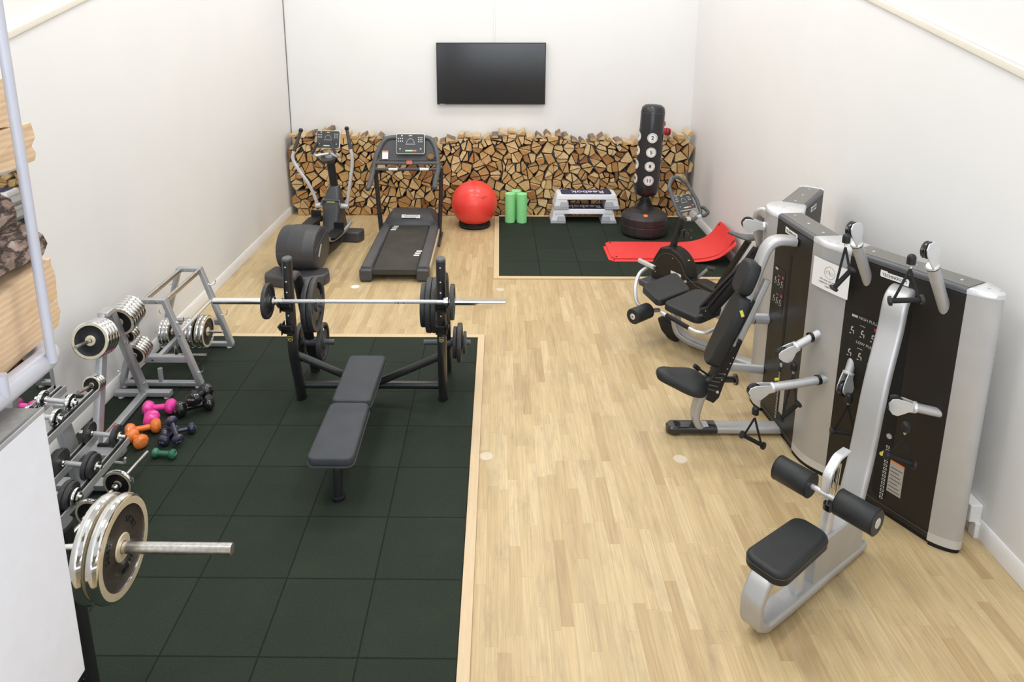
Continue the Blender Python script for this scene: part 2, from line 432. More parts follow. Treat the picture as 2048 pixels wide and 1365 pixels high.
# baseboards
for nm, x, s in (('baseboard_left', XL, 1), ('baseboard_right', XR, -1)):
    m = M(); m.prism([(0,0),(s*.022,0),(s*.022,.10),(s*.008,.125),(0,.125)], (x, YF, 0), (1,0,0), (0,0,1), 0, -(YB-YF))
    struct(nm, m, 'trim_paint', bev=.003)
# thin dark line in the left back corner, cable channel above the screen
struct('trim_3', M().bb((XL+.001, YB-.012, 0), (XL+.012, YB, HC)), 'dark_line')
struct('trim_4', M().bb((-.08, YB-.012, 2.55), (-.06, YB, HC)), 'trim_paint')
# timber borders of the two rubber floors
def border(name, a, b, mt): struct(name, M().bb(a, b), mt, bev=.002)
border('trim_5', (-.2, 1.2, 0), (-.135, 6.395, .018), 'pine_y')
border('trim_6', (XL+.02, 6.3955, 0), (-.135, 6.455, .018), 'pine')
border('trim_7', (-.06, 7.93, 0), (.006, 10.50, .018), 'pine_y')
border('trim_8', (.006, 7.93, 0), (XR-.03, 7.995, .018), 'pine')
border('trim_9', (-.06, 10.44, 0), (XR-.03, 10.50, .018), 'pine')
# rubber tile floors (own origins keep the tile grid aligned)
def rubber(name, x0, x1, y0, y1, ox, oy, label):
    o = obj(name, M().bb((x0-ox, y0-oy, 0), (x1-ox, y1-oy, .014)), 'rubber_tiles'); o.location = (ox, oy, 0.0005)
    tag(o, label, 'floor mat')
rubber('rubber_mat', XL+.03, -.2, 1.2, 6.395, -.2, 5.865+.03, 'large dark green rubber tile floor under the weights and bench')
rubber('rubber_mat', .006, XR-.03, 7.995, 10.44, .006, 7.995, 'smaller dark green rubber tile floor under the punch bag')
# round brass floor hatches in the parquet
def hatch(x, y, lab, mt='tan'):
    m = M(); m.lathe([(.046,0),(.046,.002),(.038,.0025),(.0,.0025)], (x,y,0), n=28)
    m.lathe([(.052,0),(.052,.0012),(.048,.0012),(.048,0)], (x,y,0), n=28, caps=False)
    tag(obj('floor_socket', m, mt), lab, 'floor socket', 'round floor sockets')
hatch(-.085, 4.545, 'round tan floor socket cover beside the right edge of the large rubber floor')
hatch(1.315, 4.525, 'round tan floor socket cover in front of the shoulder press seat')
hatch(-1.66, 7.69, 'small pale round floor socket cover in front of the treadmill', 'trim_paint')
hatch(.02, 7.62, 'round floor socket cover near the front corner of the smaller rubber floor')
# wall socket box
w = thing('wall_socket', 'white double socket box on the right wall above the baseboard', 'socket', (XR, 3.80, .12))
m = M(); m.bb((XR-.075, 3.78, .10), (XR-.001, 3.91, .22)); obj('socket_box', m, 'trim_paint', w, bev=.008)
m = M(); m.bb((XR-.045, 3.76, .0), (XR-.001, 3.82, .11)); obj('cable_cover', m, 'trim_paint', w, bev=.006)
m = M(); m.cyl((XR-.0755, 3.84, .165), (XR-.072, 3.84, .165), .022); m.cyl((XR-.0757, 3.84, .165), (XR-.074, 3.84, .165), .015); obj('socket_face', m, 'step_grey', w)

# television
t = thing('television', 'large black wall-mounted television screen on the back wall', 'television', (-.12, YB, 2.15))
y0 = YB-.07
m = M().bb((-.945, y0, 1.69), (.705, y0+.045, 2.622)); obj('casing', m, 'plastic_black', t, bev=.006)
m = M().bb((-.935, y0-.001, 1.712), (.695, y0+.003, 2.612)); obj('screen', m, 'screen', t)
m = M().bb((-.35, y0+.04, 1.95), (.1, YB-.002, 2.35)); obj('wall_bracket', m, 'black_metal', t)
m = M().bb((-.90, y0-.003, 1.692), (-.83, y0+.001, 1.700)); obj('badge', m, 'silver', t)

# ---------------------------------------------------------------- firewood stack
rng = random.Random(7)
def clip(poly, a, b, keep):
    """part of poly nearer to a than b (keep) by half plane through the middle"""
    mx, my = (a[0]+b[0])/2, (a[1]+b[1])/2; nx, ny = b[0]-a[0], b[1]-a[1]
    return cut(poly, mx, my, nx, ny)
def cut(poly, mx, my, nx, ny):
    out = []
    for i in range(len(poly)):
        p, q = poly[i-1], poly[i]
        dp = (p[0]-mx)*nx+(p[1]-my)*ny; dq = (q[0]-mx)*nx+(q[1]-my)*ny
        if (dp <= 0) != (dq <= 0):
            s = dp/(dp-dq); out.append((p[0]+(q[0]-p[0])*s, p[1]+(q[1]-p[1])*s))
        if dq <= 0: out.append(q)
    return out
def area(p): return .5*abs(sum(p[i-1][0]*p[i][1]-p[i][0]*p[i-1][1] for i in range(len(p))))
def inset(p, d):
    s = 1 if sum(p[i-1][0]*p[i][1]-p[i][0]*p[i-1][1] for i in range(len(p))) > 0 else -1
    q = p
    for i in range(len(p)):
        a, b = p[i-1], p[i]; ex, ey = b[0]-a[0], b[1]-a[1]; L = math.hypot(ex, ey)
        if L < 1e-6: continue
        nx, ny = s*ey/L, -s*ex/L
        q = cut(q, a[0]-nx*d, a[1]-ny*d, nx, ny)
        if len(q) < 3: return []
    return q
def topz(x): return 1.245+.03*math.sin(x*2.1+1)+.02*math.sin(x*7)
cell = .165; seeds = []
x0, x1 = XL+.045, XR-.02
nx_ = int((x1-x0)/cell); 
for r in range(9):
    for c in range(nx_+1):
        seeds.append((x0+(c+.5*(r%2)+rng.uniform(-.3,.3))*(x1-x0)/nx_, .06+(r+rng.uniform(-.28,.28))*.142))
pieces = []
for i, s in enumerate(seeds):
    if not (x0 < s[0] < x1): continue
    zt_ = 1.20+.05*math.sin(s[0]*2.1+1)+.035*math.sin(s[0]*9)+rng.uniform(-.02,.02)
    p = [(x0,0),(x1,0),(x1,zt_),(x0,zt_)]
    for j, q in enumerate(seeds):
        if j != i and abs(q[0]-s[0]) < .6 and abs(q[1]-s[1]) < .6:
            p = clip(p, s, q, True)
            if len(p) < 3: break
    if len(p) < 3: continue
    k = 2 if rng.random() < .72 else (3 if rng.random() < .6 else 1)
    cx = sum(a for a, b in p)/len(p); cy = sum(b for a, b in p)/len(p)
    if k == 1: parts = [p]
    else:
        a = rng.uniform(0, PI); nx, ny = math.cos(a), math.sin(a); ox, oy = cx+rng.uniform(-.015,.015), cy+rng.uniform(-.015,.015)
        A, B = cut(p, ox, oy, nx, ny), cut(p, ox, oy, -nx, -ny); parts = [A, B]
        if k == 3:
            big = max((A,B), key=area); parts.remove(big); b2 = a+PI/2+rng.uniform(-.4,.4)
            bx = sum(q[0] for q in big)/len(big); by = sum(q[1] for q in big)/len(big)
            parts += [cut(big, bx, by, math.cos(b2), math.sin(b2)), cut(big, bx, by, -math.cos(b2), -math.sin(b2))]
    for q in parts:
        if len(q) >= 3 and area(q) > .0016:
            pieces.append(q)
def wedge(q):
    best = None; n = len(q); A = area(q)
    k = 3 if rng.random() < .42 else 4
    if n <= k: return q
    import itertools
    best = max(itertools.combinations(range(n), k), key=lambda c: area([q[i] for i in c])); w_ = [q[i] for i in best]
    if k == 3 and area(w_) < .6*A:
        best = max(itertools.combinations(range(n), 4), key=lambda c: area([q[i] for i in c])); w_ = [q[i] for i in best]
    cx = sum(p[0] for p in w_)/len(w_); cy = sum(p[1] for p in w_)/len(w_); g = 1.04 if k == 3 else 1.0
    return [(cx+(a-cx)*g, cy+(b-cy)*g) for a, b in w_]
def log_mesh(m, poly, depth, yf, top):
    """one split log: slightly irregular prism, end grain front, split or bark sides"""
    q = inset(poly, .005+rng.uniform(0,.007))
    q = wedge(q) if len(q) > 3 else q
    if len(q) < 3: return None
    # soften corners a little and bow one edge like bark
    out = []; bow = rng.randrange(len(q)) if rng.random() < .6 else -1
    for i in range(len(q)):
        a, b, c = V(q[i-1]), V(q[i]), V(q[(i+1)%len(q)])
        la, lc = (a-b).length, (c-b).length
        e = min(.007, la*.3, lc*.3)
        out.append(b+(a-b).normalized()*e); out.append(b+(c-b).normalized()*e)
        if i == bow and lc > .04:
            d = (c-b).normalized(); nn = V((d.y, -d.x)); cen = V((sum(p[0] for p in q)/len(q), sum(p[1] for p in q)/len(q)))
            if nn.dot(cen-b) > 0: nn = -nn
            out.append((b+c)/2+nn*.004)
    n = len(out); tx, tz = rng.uniform(-.02,.02), rng.uniform(-.02,.02)*(0 if top else 1)
    fy = lambda p: yf+(p.x-out[0].x)*tx*2+(p.y-out[0].y)*tz*2
    f = [(p.x, fy(p), p.y) for p in out]; b_ = [(p.x*1+tx*.2, yf+depth, p.y) for p in out]
    o = len(m.v)
    m.add(f+b_, [tuple(range(n))[::-1]], 0)
    m.f += [tuple(o+n+k for k in range(n))]; m.mi += [0]
    for k in range(n):
        m.f.append((o+k, o+(k+1)%n, o+n+(k+1)%n, o+n+k)); m.mi.append(1)
    return 2*n
final = []
for q in pieces:
    zc = sum(b for a, b in q)/len(q); xc = sum(a for a, b in q)/len(q); zt = max(b for a, b in q)
    
    final.append((area(q), xc, zc, zt, q))
final.sort(key=lambda t: -t[0])
zones = [(-2.62,'left of the cross trainer'), (-1.85,'behind the cross trainer'), (-.75,'behind the treadmill'), (.02,'behind the red exercise ball'),
         (.6,'behind the green foam rollers'), (1.62,'behind the step platforms'), (2.3,'behind the punch bag'), (9,'by the right wall')]
def put_log(name, m, rn, loc):
    o = obj(name, m, ['log_end', 'log_side'], smooth=False)
    a = o.data.attributes.new('rnd', 'FLOAT', 'POINT'); a.data.foreach_set('value', rn)
    return o
rest = M(); rest_r = []; n_ind = 0
for ar, xc, zc, zt, q in final:
    yf = 10.515+rng.uniform(-.03,.035); r = min(1, max(0, rng.gauss(.56,.30))); top = zt > 1.12
    if top: r = min(1, r+.15)
    if n_ind < 292:
        m = M(); 
        k = log_mesh(m, [(a-xc, b-zc) for a, b in q], YB-.008-yf, 0, top)
        if not k: continue
        o = put_log('firewood_log', m, [r]*k, None); o.location = (xc, yf, zc)
        z = next(s for l, s in zones if xc < l)
        tag(o, ('pale split firewood log in the top layer of the stack ' if top else 'split firewood log within the stack ')+z, 'firewood', 'firewood logs '+('in the top layer ' if top else 'stacked ')+z)
        n_ind += 1
    else:
        k = log_mesh(rest, q, YB-.008-yf, yf, top)
        if k: rest_r += [r]*k
put_r = put_log('firewood_pieces', rest, rest_r, None)
tag(put_r, 'smaller split firewood pieces wedged between the logs of the back wall stack', 'firewood', kind='stuff')
# loose logs lying on top of the stack, ends towards the room
tops = []
for i in range(46):
    x = x0+.07+i*(x1-x0-.14)/45+rng.uniform(-.01,.01)
    w_, h_ = rng.uniform(.115,.15), rng.uniform(.06,.12)
    m = M(); h_ *= .8; poly = rng.choice([[(-w_/2,0),(w_/2,0),(w_*.42,h_*.9),(-w_*.1,h_)], [(-w_/2,0),(w_/2,0),(w_*.4,h_),(-w_*.38,h_*.8)], [(-w_/2,0),(w_/2,0),(w_*.45,h_*.7),(-w_*.45,h_)], [(-w_/2,0),(w_/2,0),(w_*.3,h_*1.1),(-w_*.2,h_*.9)], [(-w_/2,0),(w_/2,0),(-w_*.25,h_)]])
    k = log_mesh(m, poly, .30, 0, True)
    o = put_log('firewood_log', m, [min(1,rng.uniform(.5,1))]*k, None)
    z = 1.20+.05*math.sin(x*2.1+1)+.035*math.sin(x*9)
    o.matrix_world = Matrix.Translation((x, 10.52+rng.uniform(-.02,.02), z)) @ Euler((rng.uniform(-.0,.05), rng.uniform(-.12,.12), rng.uniform(-.06,.06))).to_matrix().to_4x4()
    zn = next(s for l, s in zones if x < l)
    if i >= 8: pass
    tops.append(o)
    tag(o, 'loose pale log lying on top of the firewood stack '+zn, 'firewood', 'loose logs on top of the stack '+zn)
# dark core behind the gaps
# ---------------------------------------------------------------- plates
def round_plate(R, th, hole=.026, style='grip'):
    """dark iron disc with raised rim and hub; 'grip' has three long openings"""
    m = M(); n = 48
    if style == 'grip':
        prof = [(hole,-th/2),(hole,th/2),(hole+.028,th/2),(hole+.034,th*.18),(R*.42,th*.18)]
        m.lathe([(hole,-th/2),(hole+.028,-th/2),(hole+.034,-th*.2),(R*.46,-th*.2),(R*.46,th*.2),(hole+.034,th*.2),(hole+.028,th/2),(hole,th/2),(hole,-th/2)], n=n, caps=False)
        m.lathe([(R*.80,-th*.3),(R*.86,-th/2),(R*.985,-th/2),(R,-th*.35),(R,th*.35),(R*.985,th/2),(R*.86,th/2),(R*.80,th*.3),(R*.80,-th*.3)], n=n, caps=False)
        for k in range(3):                      # web between the openings
            a0 = 2*PI*k/3+.55; a1 = 2*PI*(k+1)/3-.1+.1-.35
            ring = []
            segs = 8; fs = []
            A0 = a1-.02; A1 = 2*PI*(k+1)/3+.55+.02
            vs = []
            for s in range(segs+1):
                a = A0+(A1-A0)*s/segs
                for r, z in ((R*.45,-th*.2),(R*.81,-th*.2),(R*.81,th*.2),(R*.45,th*.2)): vs.append((r*math.cos(a), r*math.sin(a), z))
            for s in range(segs):
                for q in range(4): fs.append((s*4+q, s*4+(q+1)%4, s*4+4+(q+1)%4, s*4+4+q))
            fs += [(0,1,2,3), tuple(segs*4+q for q in (3,2,1,0))]
            m.add(vs, fs)
            # thin rim of the opening so only a hand-wide slot stays
            B0, B1 = 2*PI*k/3+.55, a1
            vs = []; fs = []
            for s in range(segs+1):
                a = B0+(B1-B0)*s/segs
                for r, z in ((R*.45,-th*.2),(R*.58,-th*.2),(R*.58,th*.2),(R*.45,th*.2)): vs.append((r*math.cos(a), r*math.sin(a), z))
            for s in range(segs):
                for q in range(4): fs.append((s*4+q, s*4+(q+1)%4, s*4+4+(q+1)%4, s*4+4+q))
            m.add(vs, fs)
    else:
        m.lathe([(hole,-th/2),(hole+.02,-th/2),(hole+.026,-th*.2),(R*.78,-th*.2),(R*.84,-th/2),(R*.98,-th/2),(R,-th*.3),(R,th*.3),(R*.98,th/2),(R*.84,th/2),(R*.78,th*.2),(hole+.026,th*.2),(hole+.02,th/2),(hole,th/2),(hole,-th/2)], n=n, caps=False)
    return m
IRON = {}
def iron_plate(kind, Mx, label, group=None):
    R, th, st = {'L':(.225,.042,'grip'), 'M':(.165,.038,'grip'), 'S':(.135,.03,'solid'), 'XS':(.095,.024,'solid'), 'ML':(.18,.04,'grip'), 'LR':(.205,.042,'grip')}[kind]
    if kind not in IRON:
        r = bpy.data.objects.new('weight_plate', None); C.objects.link(r); WM[r.name] = Matrix.Identity(4)
        obj('plate_disc', round_plate(R, th, .026, st), 'iron', r, bev=.002)
        m = M(); 
        for s in (1, -1):
            for k in range(3):
                a = 2*PI*k/3+.02
                O = V((R*.63*math.cos(a), R*.63*math.sin(a), s*th*.2)); X = V((-math.sin(a), math.cos(a), 0))*s; Y = V((math.cos(a), math.sin(a), 0))
                text_m(m, ('20 KG' if R > .2 else '10 KG' if R > .15 else '5 KG' if R > .11 else '2.5'), R*.17, O, X, Y, .002)
        obj('raised_weight_marking', m, 'plastic_grey', r)
        m = M(); m.lathe([(.026,-th/2-.001),(.031,-th/2-.001),(.031,th/2+.001),(.026,th/2+.001),(.026,-th/2-.001)], n=32, caps=False)
        obj('hub_ring', m, 'steel', r)
        IRON[kind] = r
        r.matrix_world = Mx; r['label'] = label; r['category'] = 'weight plate'
        if group: r['group'] = group
        return r
    c = dup(IRON[kind], None, Mx, label, group)
    if 'group' in c and not group: del c['group']
    return c
def onx(x, y, z, spin=0): return Matrix.Translation((x,y,z)) @ Matrix.Rotation(PI/2, 4, 'Y') @ Matrix.Rotation(spin, 4, 'Z')

# ---------------------------------------------------------------- flat bench with uprights
bx = -1.045
b = thing('bench_press', 'black weight bench with grey-black pads and two tall uprights with plate pegs', 'weight bench', (bx, 5.0, .0145), group=None)
oval = [(.0375*math.cos(2*PI*k/20), .052*math.sin(2*PI*k/20)) for k in range(20)]
Z0 = .0145
for s, x, xt in ((-1, -1.628, -1.60), (1, -.456, -.437)):
    p = fillet([(x, 5.29, Z0+.012), (xt-.02*s*0, 5.055, .56), (xt, 5.055, 1.315)], .25, 8)
    u = obj('upright', M().sweep(p, oval, (0,1,0)), 'black_metal', b)
    m = M(); m.lathe([(.036,0),(.036,.018),(.03,.024),(0,.024)], (xt, 5.055, 1.312), n=24); m.v = [V((q.x, 5.055+(q.y-5.055)*1.3, q.z)) for q in m.v]
    obj('end_cap', m, 'plastic_grey', u, bev=.002)
    m = M()
    for z in (1.275, 1.16, 1.075, .965, .885, .78): m.cyl((xt, 5.001, z), (xt, 4.999, z), .0055, n=12)
    obj('adjustment_holes', m, 'logo_white', u)
    m = M(); m.box((xt, 5.0015, .748), (.056,.002,.014)); obj('yellow_label', m, 'logo_yellow', u)
    tag(u.children[-1] if u.children else u, None)
    m = M(); m.sweep([(xt-.016,5.001,.71),(xt-.016,5.001,.678),(xt,5.001,.67),(xt+.016,5.001,.678),(xt+.016,5.001,.71)], rrect(.003,.003,.001), (0,1,0), closed=True)
    text_m(m, 'M', .024, (xt, 5.0005, .69), (1,0,0), (0,0,1), .002)
    obj('emblem', m, 'logo_yellow', u)
    m = M(); m.lathe([(.041,0),(.041,.02),(.037,.026),(0,.026)], (x, 5.29, Z0), n=24); m.v = [V((q.x, 5.29+(q.y-5.29)*1.3, q.z)) for q in m.v]
    obj('rubber_foot', m, 'rubber', u)
    # bar hooks: two cups per upright
    for z in (.985, .80):
        m = M(); O = (xt-.047, 0, 0)
        m.prism([(-4.995,z-.05),(-4.93,z+.0),(-4.92,z+.035),(-4.935,z+.035),(-4.955,z+.004),(-5.0,z+.004),(-5.0,z-.06)], (xt, 0, 0), (0,-1,0), (0,0,1), -.034, .034)
        m.box((xt+.043*s, 4.985, z-.01), (.008,.09,.085)); m.box((xt-.0*s, 5.0, z-.03), (.085,.02,.07))
        m.box((xt+.052*s, 4.955, z+.012), (.016,.06,.04), (0,s*.5,0))
        obj('bar_hook', m, 'plastic_black', b, bev=.004)
    # rear leg arching back and down
    p = fillet([(xt, 5.07, 1.14), (xt, 5.27, 1.14), (xt-.0, 5.40, .80), (x, 5.735, Z0+.012)], [0,.16,.6,0], 8)
    r = obj('rear_leg', M().sweep(p, [(a*.8, c*.8) for a, c in oval], (1,0,0)), 'black_metal', b)
    m = M(); m.lathe([(.04,0),(.04,.02),(.036,.026),(0,.026)], (x, 5.735, Z0), n=24); obj('rubber_foot', m, 'rubber', r)
    # plate pegs
    xi = -s
    m = M(); m.tube([(xt, 5.40, .80), (xt+xi*.165, 5.40, .80)], .024); obj('plate_peg', m, 'plastic_grey', b, bev=.003)
    m = M(); m.tube([(xt-xi*.20, 5.56, .385), (xt+xi*.20, 5.56, .385)], .0235); m.cyl((xt-xi*.05, 5.56, .385), (xt+xi*.05, 5.56, .385), .034)
    obj('plate_peg', m, 'plastic_grey', b, bev=.003)
    # diagonal brace to the spine
    m = M(); m.tube([(xt, 5.12, .50), (bx+s*.045, 5.22, .19)], .031, 18); obj('brace', m, 'black_metal', b)
    tag(r, None)
obj('cross_tube', M().tube([(-1.628, 5.27, .15), (-.456, 5.27, .15)], .033, 18), 'black_metal', b)
obj('spine', M().sweep(fillet([(bx-.01, 5.27, .16), (bx-.01, 5.2, .33), (bx-.01, 4.2, .33)], .1), rrect(.06,.09,.02), (1,0,0)), 'black_metal', b)
m = M(); m.tube(fillet([(bx-.01, 4.07, Z0+.02), (bx-.01, 4.09, .25), (bx-.01, 4.2, .34)], .1), .032, 18); fl = obj('front_leg', m, 'black_metal', b)
m = M(); m.lathe([(.046,0),(.046,.022),(.04,.03),(0,.03)], (bx-.01, 4.07, Z0), n=24); obj('rubber_foot', m, 'rubber', fl)
for nm, y0, y1, wn, wf in (('seat_pad', 3.90, 4.555, .30, .285), ('back_pad', 4.57, 5.25, .285, .30)):
    poly = [(-wn/2,0),(wn/2,0),(wf/2,y1-y0),(-wf/2,y1-y0)]
    pl = rcorner(poly, .055 if nm == 'seat_pad' else .045)
    o = obj(nm, M().pad(pl, (bx-.012, y0, .375), (1,0,0), (0,1,0), .055, .018), 'leather_blue', b)
    m = M(); m.prism([(a*1.02, c_*1.005-.002) for a, c_ in pl], (bx-.012, y0, .365), (1,0,0), (0,1,0), 0, .010); obj('pad_board', m, 'plastic_grey', o)
    m = M(); m.box((bx-.012, (y0+y1)/2, .36), (.20, (y1-y0)*.8, .02)); obj('support_plate', m, 'black_metal', o)

# barbell on the bench
bb = thing('barbell', 'long chrome barbell lying across the black bench uprights', 'barbell', (bx, 4.955, 1.02))
yb, zb = 4.958, 1.022
m = M(); m.tube([(-1.70, yb, zb), (-.39, yb, zb)], .0145, 20); obj('shaft', m, 'silver_light', bb)
for a, c_ in ((-1.62,-1.3), (-.78,-.46)):
    m = M(); m.tube([(a, yb, zb), (c_, yb, zb)], .0152, 20); obj('knurled_grip', m, 'silver', bb)
m = M()
for x in (-1.37,-1.33,-.75,-.71): m.cyl((x-.004,yb,zb),(x+.004,yb,zb),.0158)
obj('grip_rings', m, 'chrome', bb)
for s in (-1, 1):
    xi = bx+s*.655; xo = bx+s*1.10
    obj('sleeve', M().tube([(xi, yb, zb), (xo, yb, zb)], .0248, 24), 'chrome', bb, bev=.002)
    m = M(); m.lathe([(.018,-.02),(.036,-.02),(.036,.012),(.03,.02),(.018,.02)], (xi, yb, zb), (1,0,0)); obj('collar', m, 'chrome', bb, bev=.002)
iron_plate('S', onx(-1.735, yb, zb, .3), 'small black weight plate on the left end of the bench barbell')
iron_plate('S', onx(-.345, yb, zb, .9), 'small black weight plate on the right end of the bench barbell')
# stored plates
iron_plate('L', onx(-1.545, 5.40, .80, .2), 'large black weight plate on the left upper bench peg, outer of the pair')
iron_plate('L', onx(-1.497, 5.40, .80, 1.1), 'large black weight plate on the left upper bench peg, inner one facing the bench centre')
iron_plate('M', onx(-1.685, 5.56, .385, .6), 'medium black weight plate outside the left bench upright near the floor')
iron_plate('M', onx(-1.50, 5.56, .385, 1.6), 'medium black weight plate inside the left bench upright near the floor')
iron_plate('L', onx(-.515, 5.40, .80, .5), 'large black weight plate on the right upper bench peg, next to the upright')
iron_plate('L', onx(-.560, 5.40, .80, 1.0), 'large black weight plate in the middle of the right upper bench peg')
iron_plate('ML', onx(-.606, 5.40, .80, 1.5), 'medium black weight plate at the inner tip of the right upper bench peg')
iron_plate('S', onx(-.368, 5.56, .385, .5), 'small black weight plate closest to the right upright on its outer low peg')
iron_plate('M', onx(-.328, 5.56, .385, 1.), 'medium black weight plate in the middle of the right outer low peg')
iron_plate('XS', onx(-.286, 5.56, .385, 1.5), 'smallest black weight plate at the outer tip of the right low peg')
# ---------------------------------------------------------------- exercise ball, rollers, steps
Z2 = .0145
R = .338
ring = thing('ball_stand', 'black ring stand under the red exercise ball', 'ball stand', (-.355, 10.02, 0))
m = M(); m.lathe([(.15,0),(.225,0),(.232,.015),(.225,.075),(.205,.085),(.165,.07),(.15,.0)], (-.355,10.02,0), n=48, caps=False); obj('ring_body', m, 'rubber', ring)
m = M(); m.lathe([(.228,.03),(.2335,.035),(.228,.04),(.228,.03)], (-.355,10.02,0), n=48, caps=False); obj('ring_seam', m, 'plastic_dark', ring)
ball = thing('exercise_ball', 'large glossy red exercise ball resting on a black ring', 'exercise ball', (-.355, 10.02, .045))
m = M(); m.ball((-.355, 10.02, .055+R-.045), R, 64, sc=(1,1,.985)); bo = obj('ball_skin', m, 'red_ball', ball)
cz = .055+R-.045
def on_ball(lon, lat, lift=.0008):
    n = V((math.sin(lon)*math.cos(lat), -math.cos(lon)*math.cos(lat), math.sin(lat)))
    return V((-.355, 10.02, cz))+n*(R+lift), n
m = M()
for i, ch in enumerate('Trigger'):
    P, N = on_ball(.17+i*.085, .50-.0*i); X = V((0,0,1)).cross(N).normalized(); Y = N.cross(X)
    text_m(m, ch, .05, P-N*.004, X, Y, .004)
obj('printed_word', m, mat('ink_maroon', (.40,.03,.03), .5), ball)
m = M(); P, N = on_ball(-.2, 1.35); m.cyl(P-N*.01, P+N*.004, .012); obj('valve_plug', m, 'red_ball', ball)

for i, (x, y, lab) in enumerate(((.168, 10.16, 'green foam roller standing upright, left of the front pair'), (.345, 10.145, 'green foam roller standing upright, right of the front pair'), (.262, 10.315, 'green foam roller standing upright behind the other two'))):
    if i == 0:
        r0 = thing('foam_roller', lab, 'foam roller', (x, y, Z2), group='green foam rollers'); rr = .075
        m = M(); m.lathe([(.022,0),(rr-.006,0),(rr,.006),(rr,.442),(rr-.006,.448),(.022,.448),(.022,0)], (x,y,Z2), n=40, caps=False); obj('roller_body', m, 'green_foam', r0)
        m = M(); m.lathe([(0,.40),(.022,.40),(.022,.4485),(.017,.4485),(.017,.405),(0,.405)], (x,y,Z2), n=24); obj('core_hole', m, 'logo_white', r0)
    else: dup(r0, None, Matrix.Translation((x, y, Z2)), lab)

def step(x0, z, lab, ry):
    """aerobic step; local x along the length, flipped text faces the wall"""
    t = thing('step_platform', lab, 'step platform', (x0, 10.27, z), group='stacked step platforms')
    W = Matrix.Translation((x0, 10.27, z))
    L, H, D = .98, .215, .36
    m = M(W)
    # deck: tapered tray
    def ring(l, d, zz, r=.04): return [V((a, c_, zz)) for a, c_ in rrect(l, d, r)]
    m.loft([ring(L*.93, D*.92, H-.075), ring(L*.90, D*.88, H-.02), ring(L*.875, D*.84, H)])
    obj('deck', m, 'step_light', t, bev=.006)
    m = M(W); m.loft([ring(L*.76, D*.74, H), ring(L*.76, D*.74, H+.004)]); tp = obj('top_mat', m, 'step_navy', t)
    m = M(W); text_m(m, 'Reebok', .20, V((.03,0,H+.004)), (-1,0,0), (0,-1,0), .002, sx=.78, bold=.002)
    obj('lettering', m, 'logo_white', tp)
    for s in (-1, 1):
        m = M(W)
        # leg block: flares outwards to the foot, notched on the room side
        def q(xa, xb, ya, yb, zz): return [V((s*xa, ya, zz)), V((s*xb, ya, zz)), V((s*xb, yb, zz)), V((s*xa, yb, zz))]
        m.loft([q(.285, .475, -D*.48, D*.48, .045), q(.285, .445, -D*.44, D*.44, H-.06)])
        lg = obj('leg_block', m, 'step_light', t, bev=.006)
        m = M(W); m.loft([q(.262, .49, -D*.5, D*.5, 0), q(.27, .482, -D*.49, D*.49, .05)])
        m.loft([q(.262, .40, -D*.505, D*.505, .03), q(.275, .385, -D*.475, D*.475, .11)])
        obj('foot_pad', m, 'step_grey', lg, bev=.005)
    return t
step(1.26, Z2, 'grey step platform standing on the rubber floor, lower of the two', 0)
step(1.30, Z2+.222, 'grey step platform with navy top, stacked on the other', 0)

# ---------------------------------------------------------------- punch bag
pb = thing('punching_bag', 'tall black freestanding punching bag with numbered white target circles', 'punching bag', (2.06, 9.65, Z2))
px, pyy = 2.06, 9.65
m = M(); n = 12
prof = [(.275,0),(.315,.02),(.325,.05),(.325,.155),(.320,.16),(.320,.168),(.325,.173),(.325,.265),(.30,.30),(.22,.345),(.12,.37),(0,.372)]
m.lathe(prof, (px,pyy,Z2), n=18); obj('base_tank', m, 'base_black', pb, ang=12)
m = M(); m.lathe([(.03,0),(.03,.012),(.022,.016),(0,.016)], (px-.035, pyy-.245, Z2+.325), (0,-.35,1), n=20); obj('filler_cap', m, 'orange', pb)
m = M(); m.lathe([(.125,.36),(.12,.385),(.075,.45),(.055,.50),(.052,.60),(0,.60)], (px,pyy,Z2), n=36)
for k in range(24):
    a = 2*PI*k/24; c_, s_ = math.cos(a), math.sin(a)
    m.sweep([(px+.12*c_, pyy+.12*s_, Z2+.375), (px+.082*c_, pyy+.082*s_, Z2+.45), (px+.058*c_, pyy+.058*s_, Z2+.51)], rrect(.008,.014,.002), None)
obj('ribbed_neck', m, 'plastic_black', pb)
bot, top = V((px, pyy, Z2+.56)), V((px+.055, pyy+.02, 1.86)); ax = (top-bot).normalized(); Lb = (top-bot).length
prof = [(.0,0),(.10,.0),(.148,.03),(.168,.09),(.172,.2),(.166,.32),(.170,.44),(.164,.56),(.170,.68),(.163,.80),(.166,.92),(.163,.96),(.162,Lb-.10),(.15,Lb-.045),(.11,Lb-.012),(0,Lb)]
m = M(); m.lathe(prof, bot, ax, n=48); bagb = obj('bag_body', m, 'vinyl_black', pb, ang=70)
xx = V((1,0,0)); xx = (xx-ax*xx.dot(ax)).normalized(); fr = ax.cross(xx)   # fr points away
def on_bag(h, ang, r=.169):
    d = xx*math.sin(ang)-fr*math.cos(ang); return bot+ax*h+d*r, d
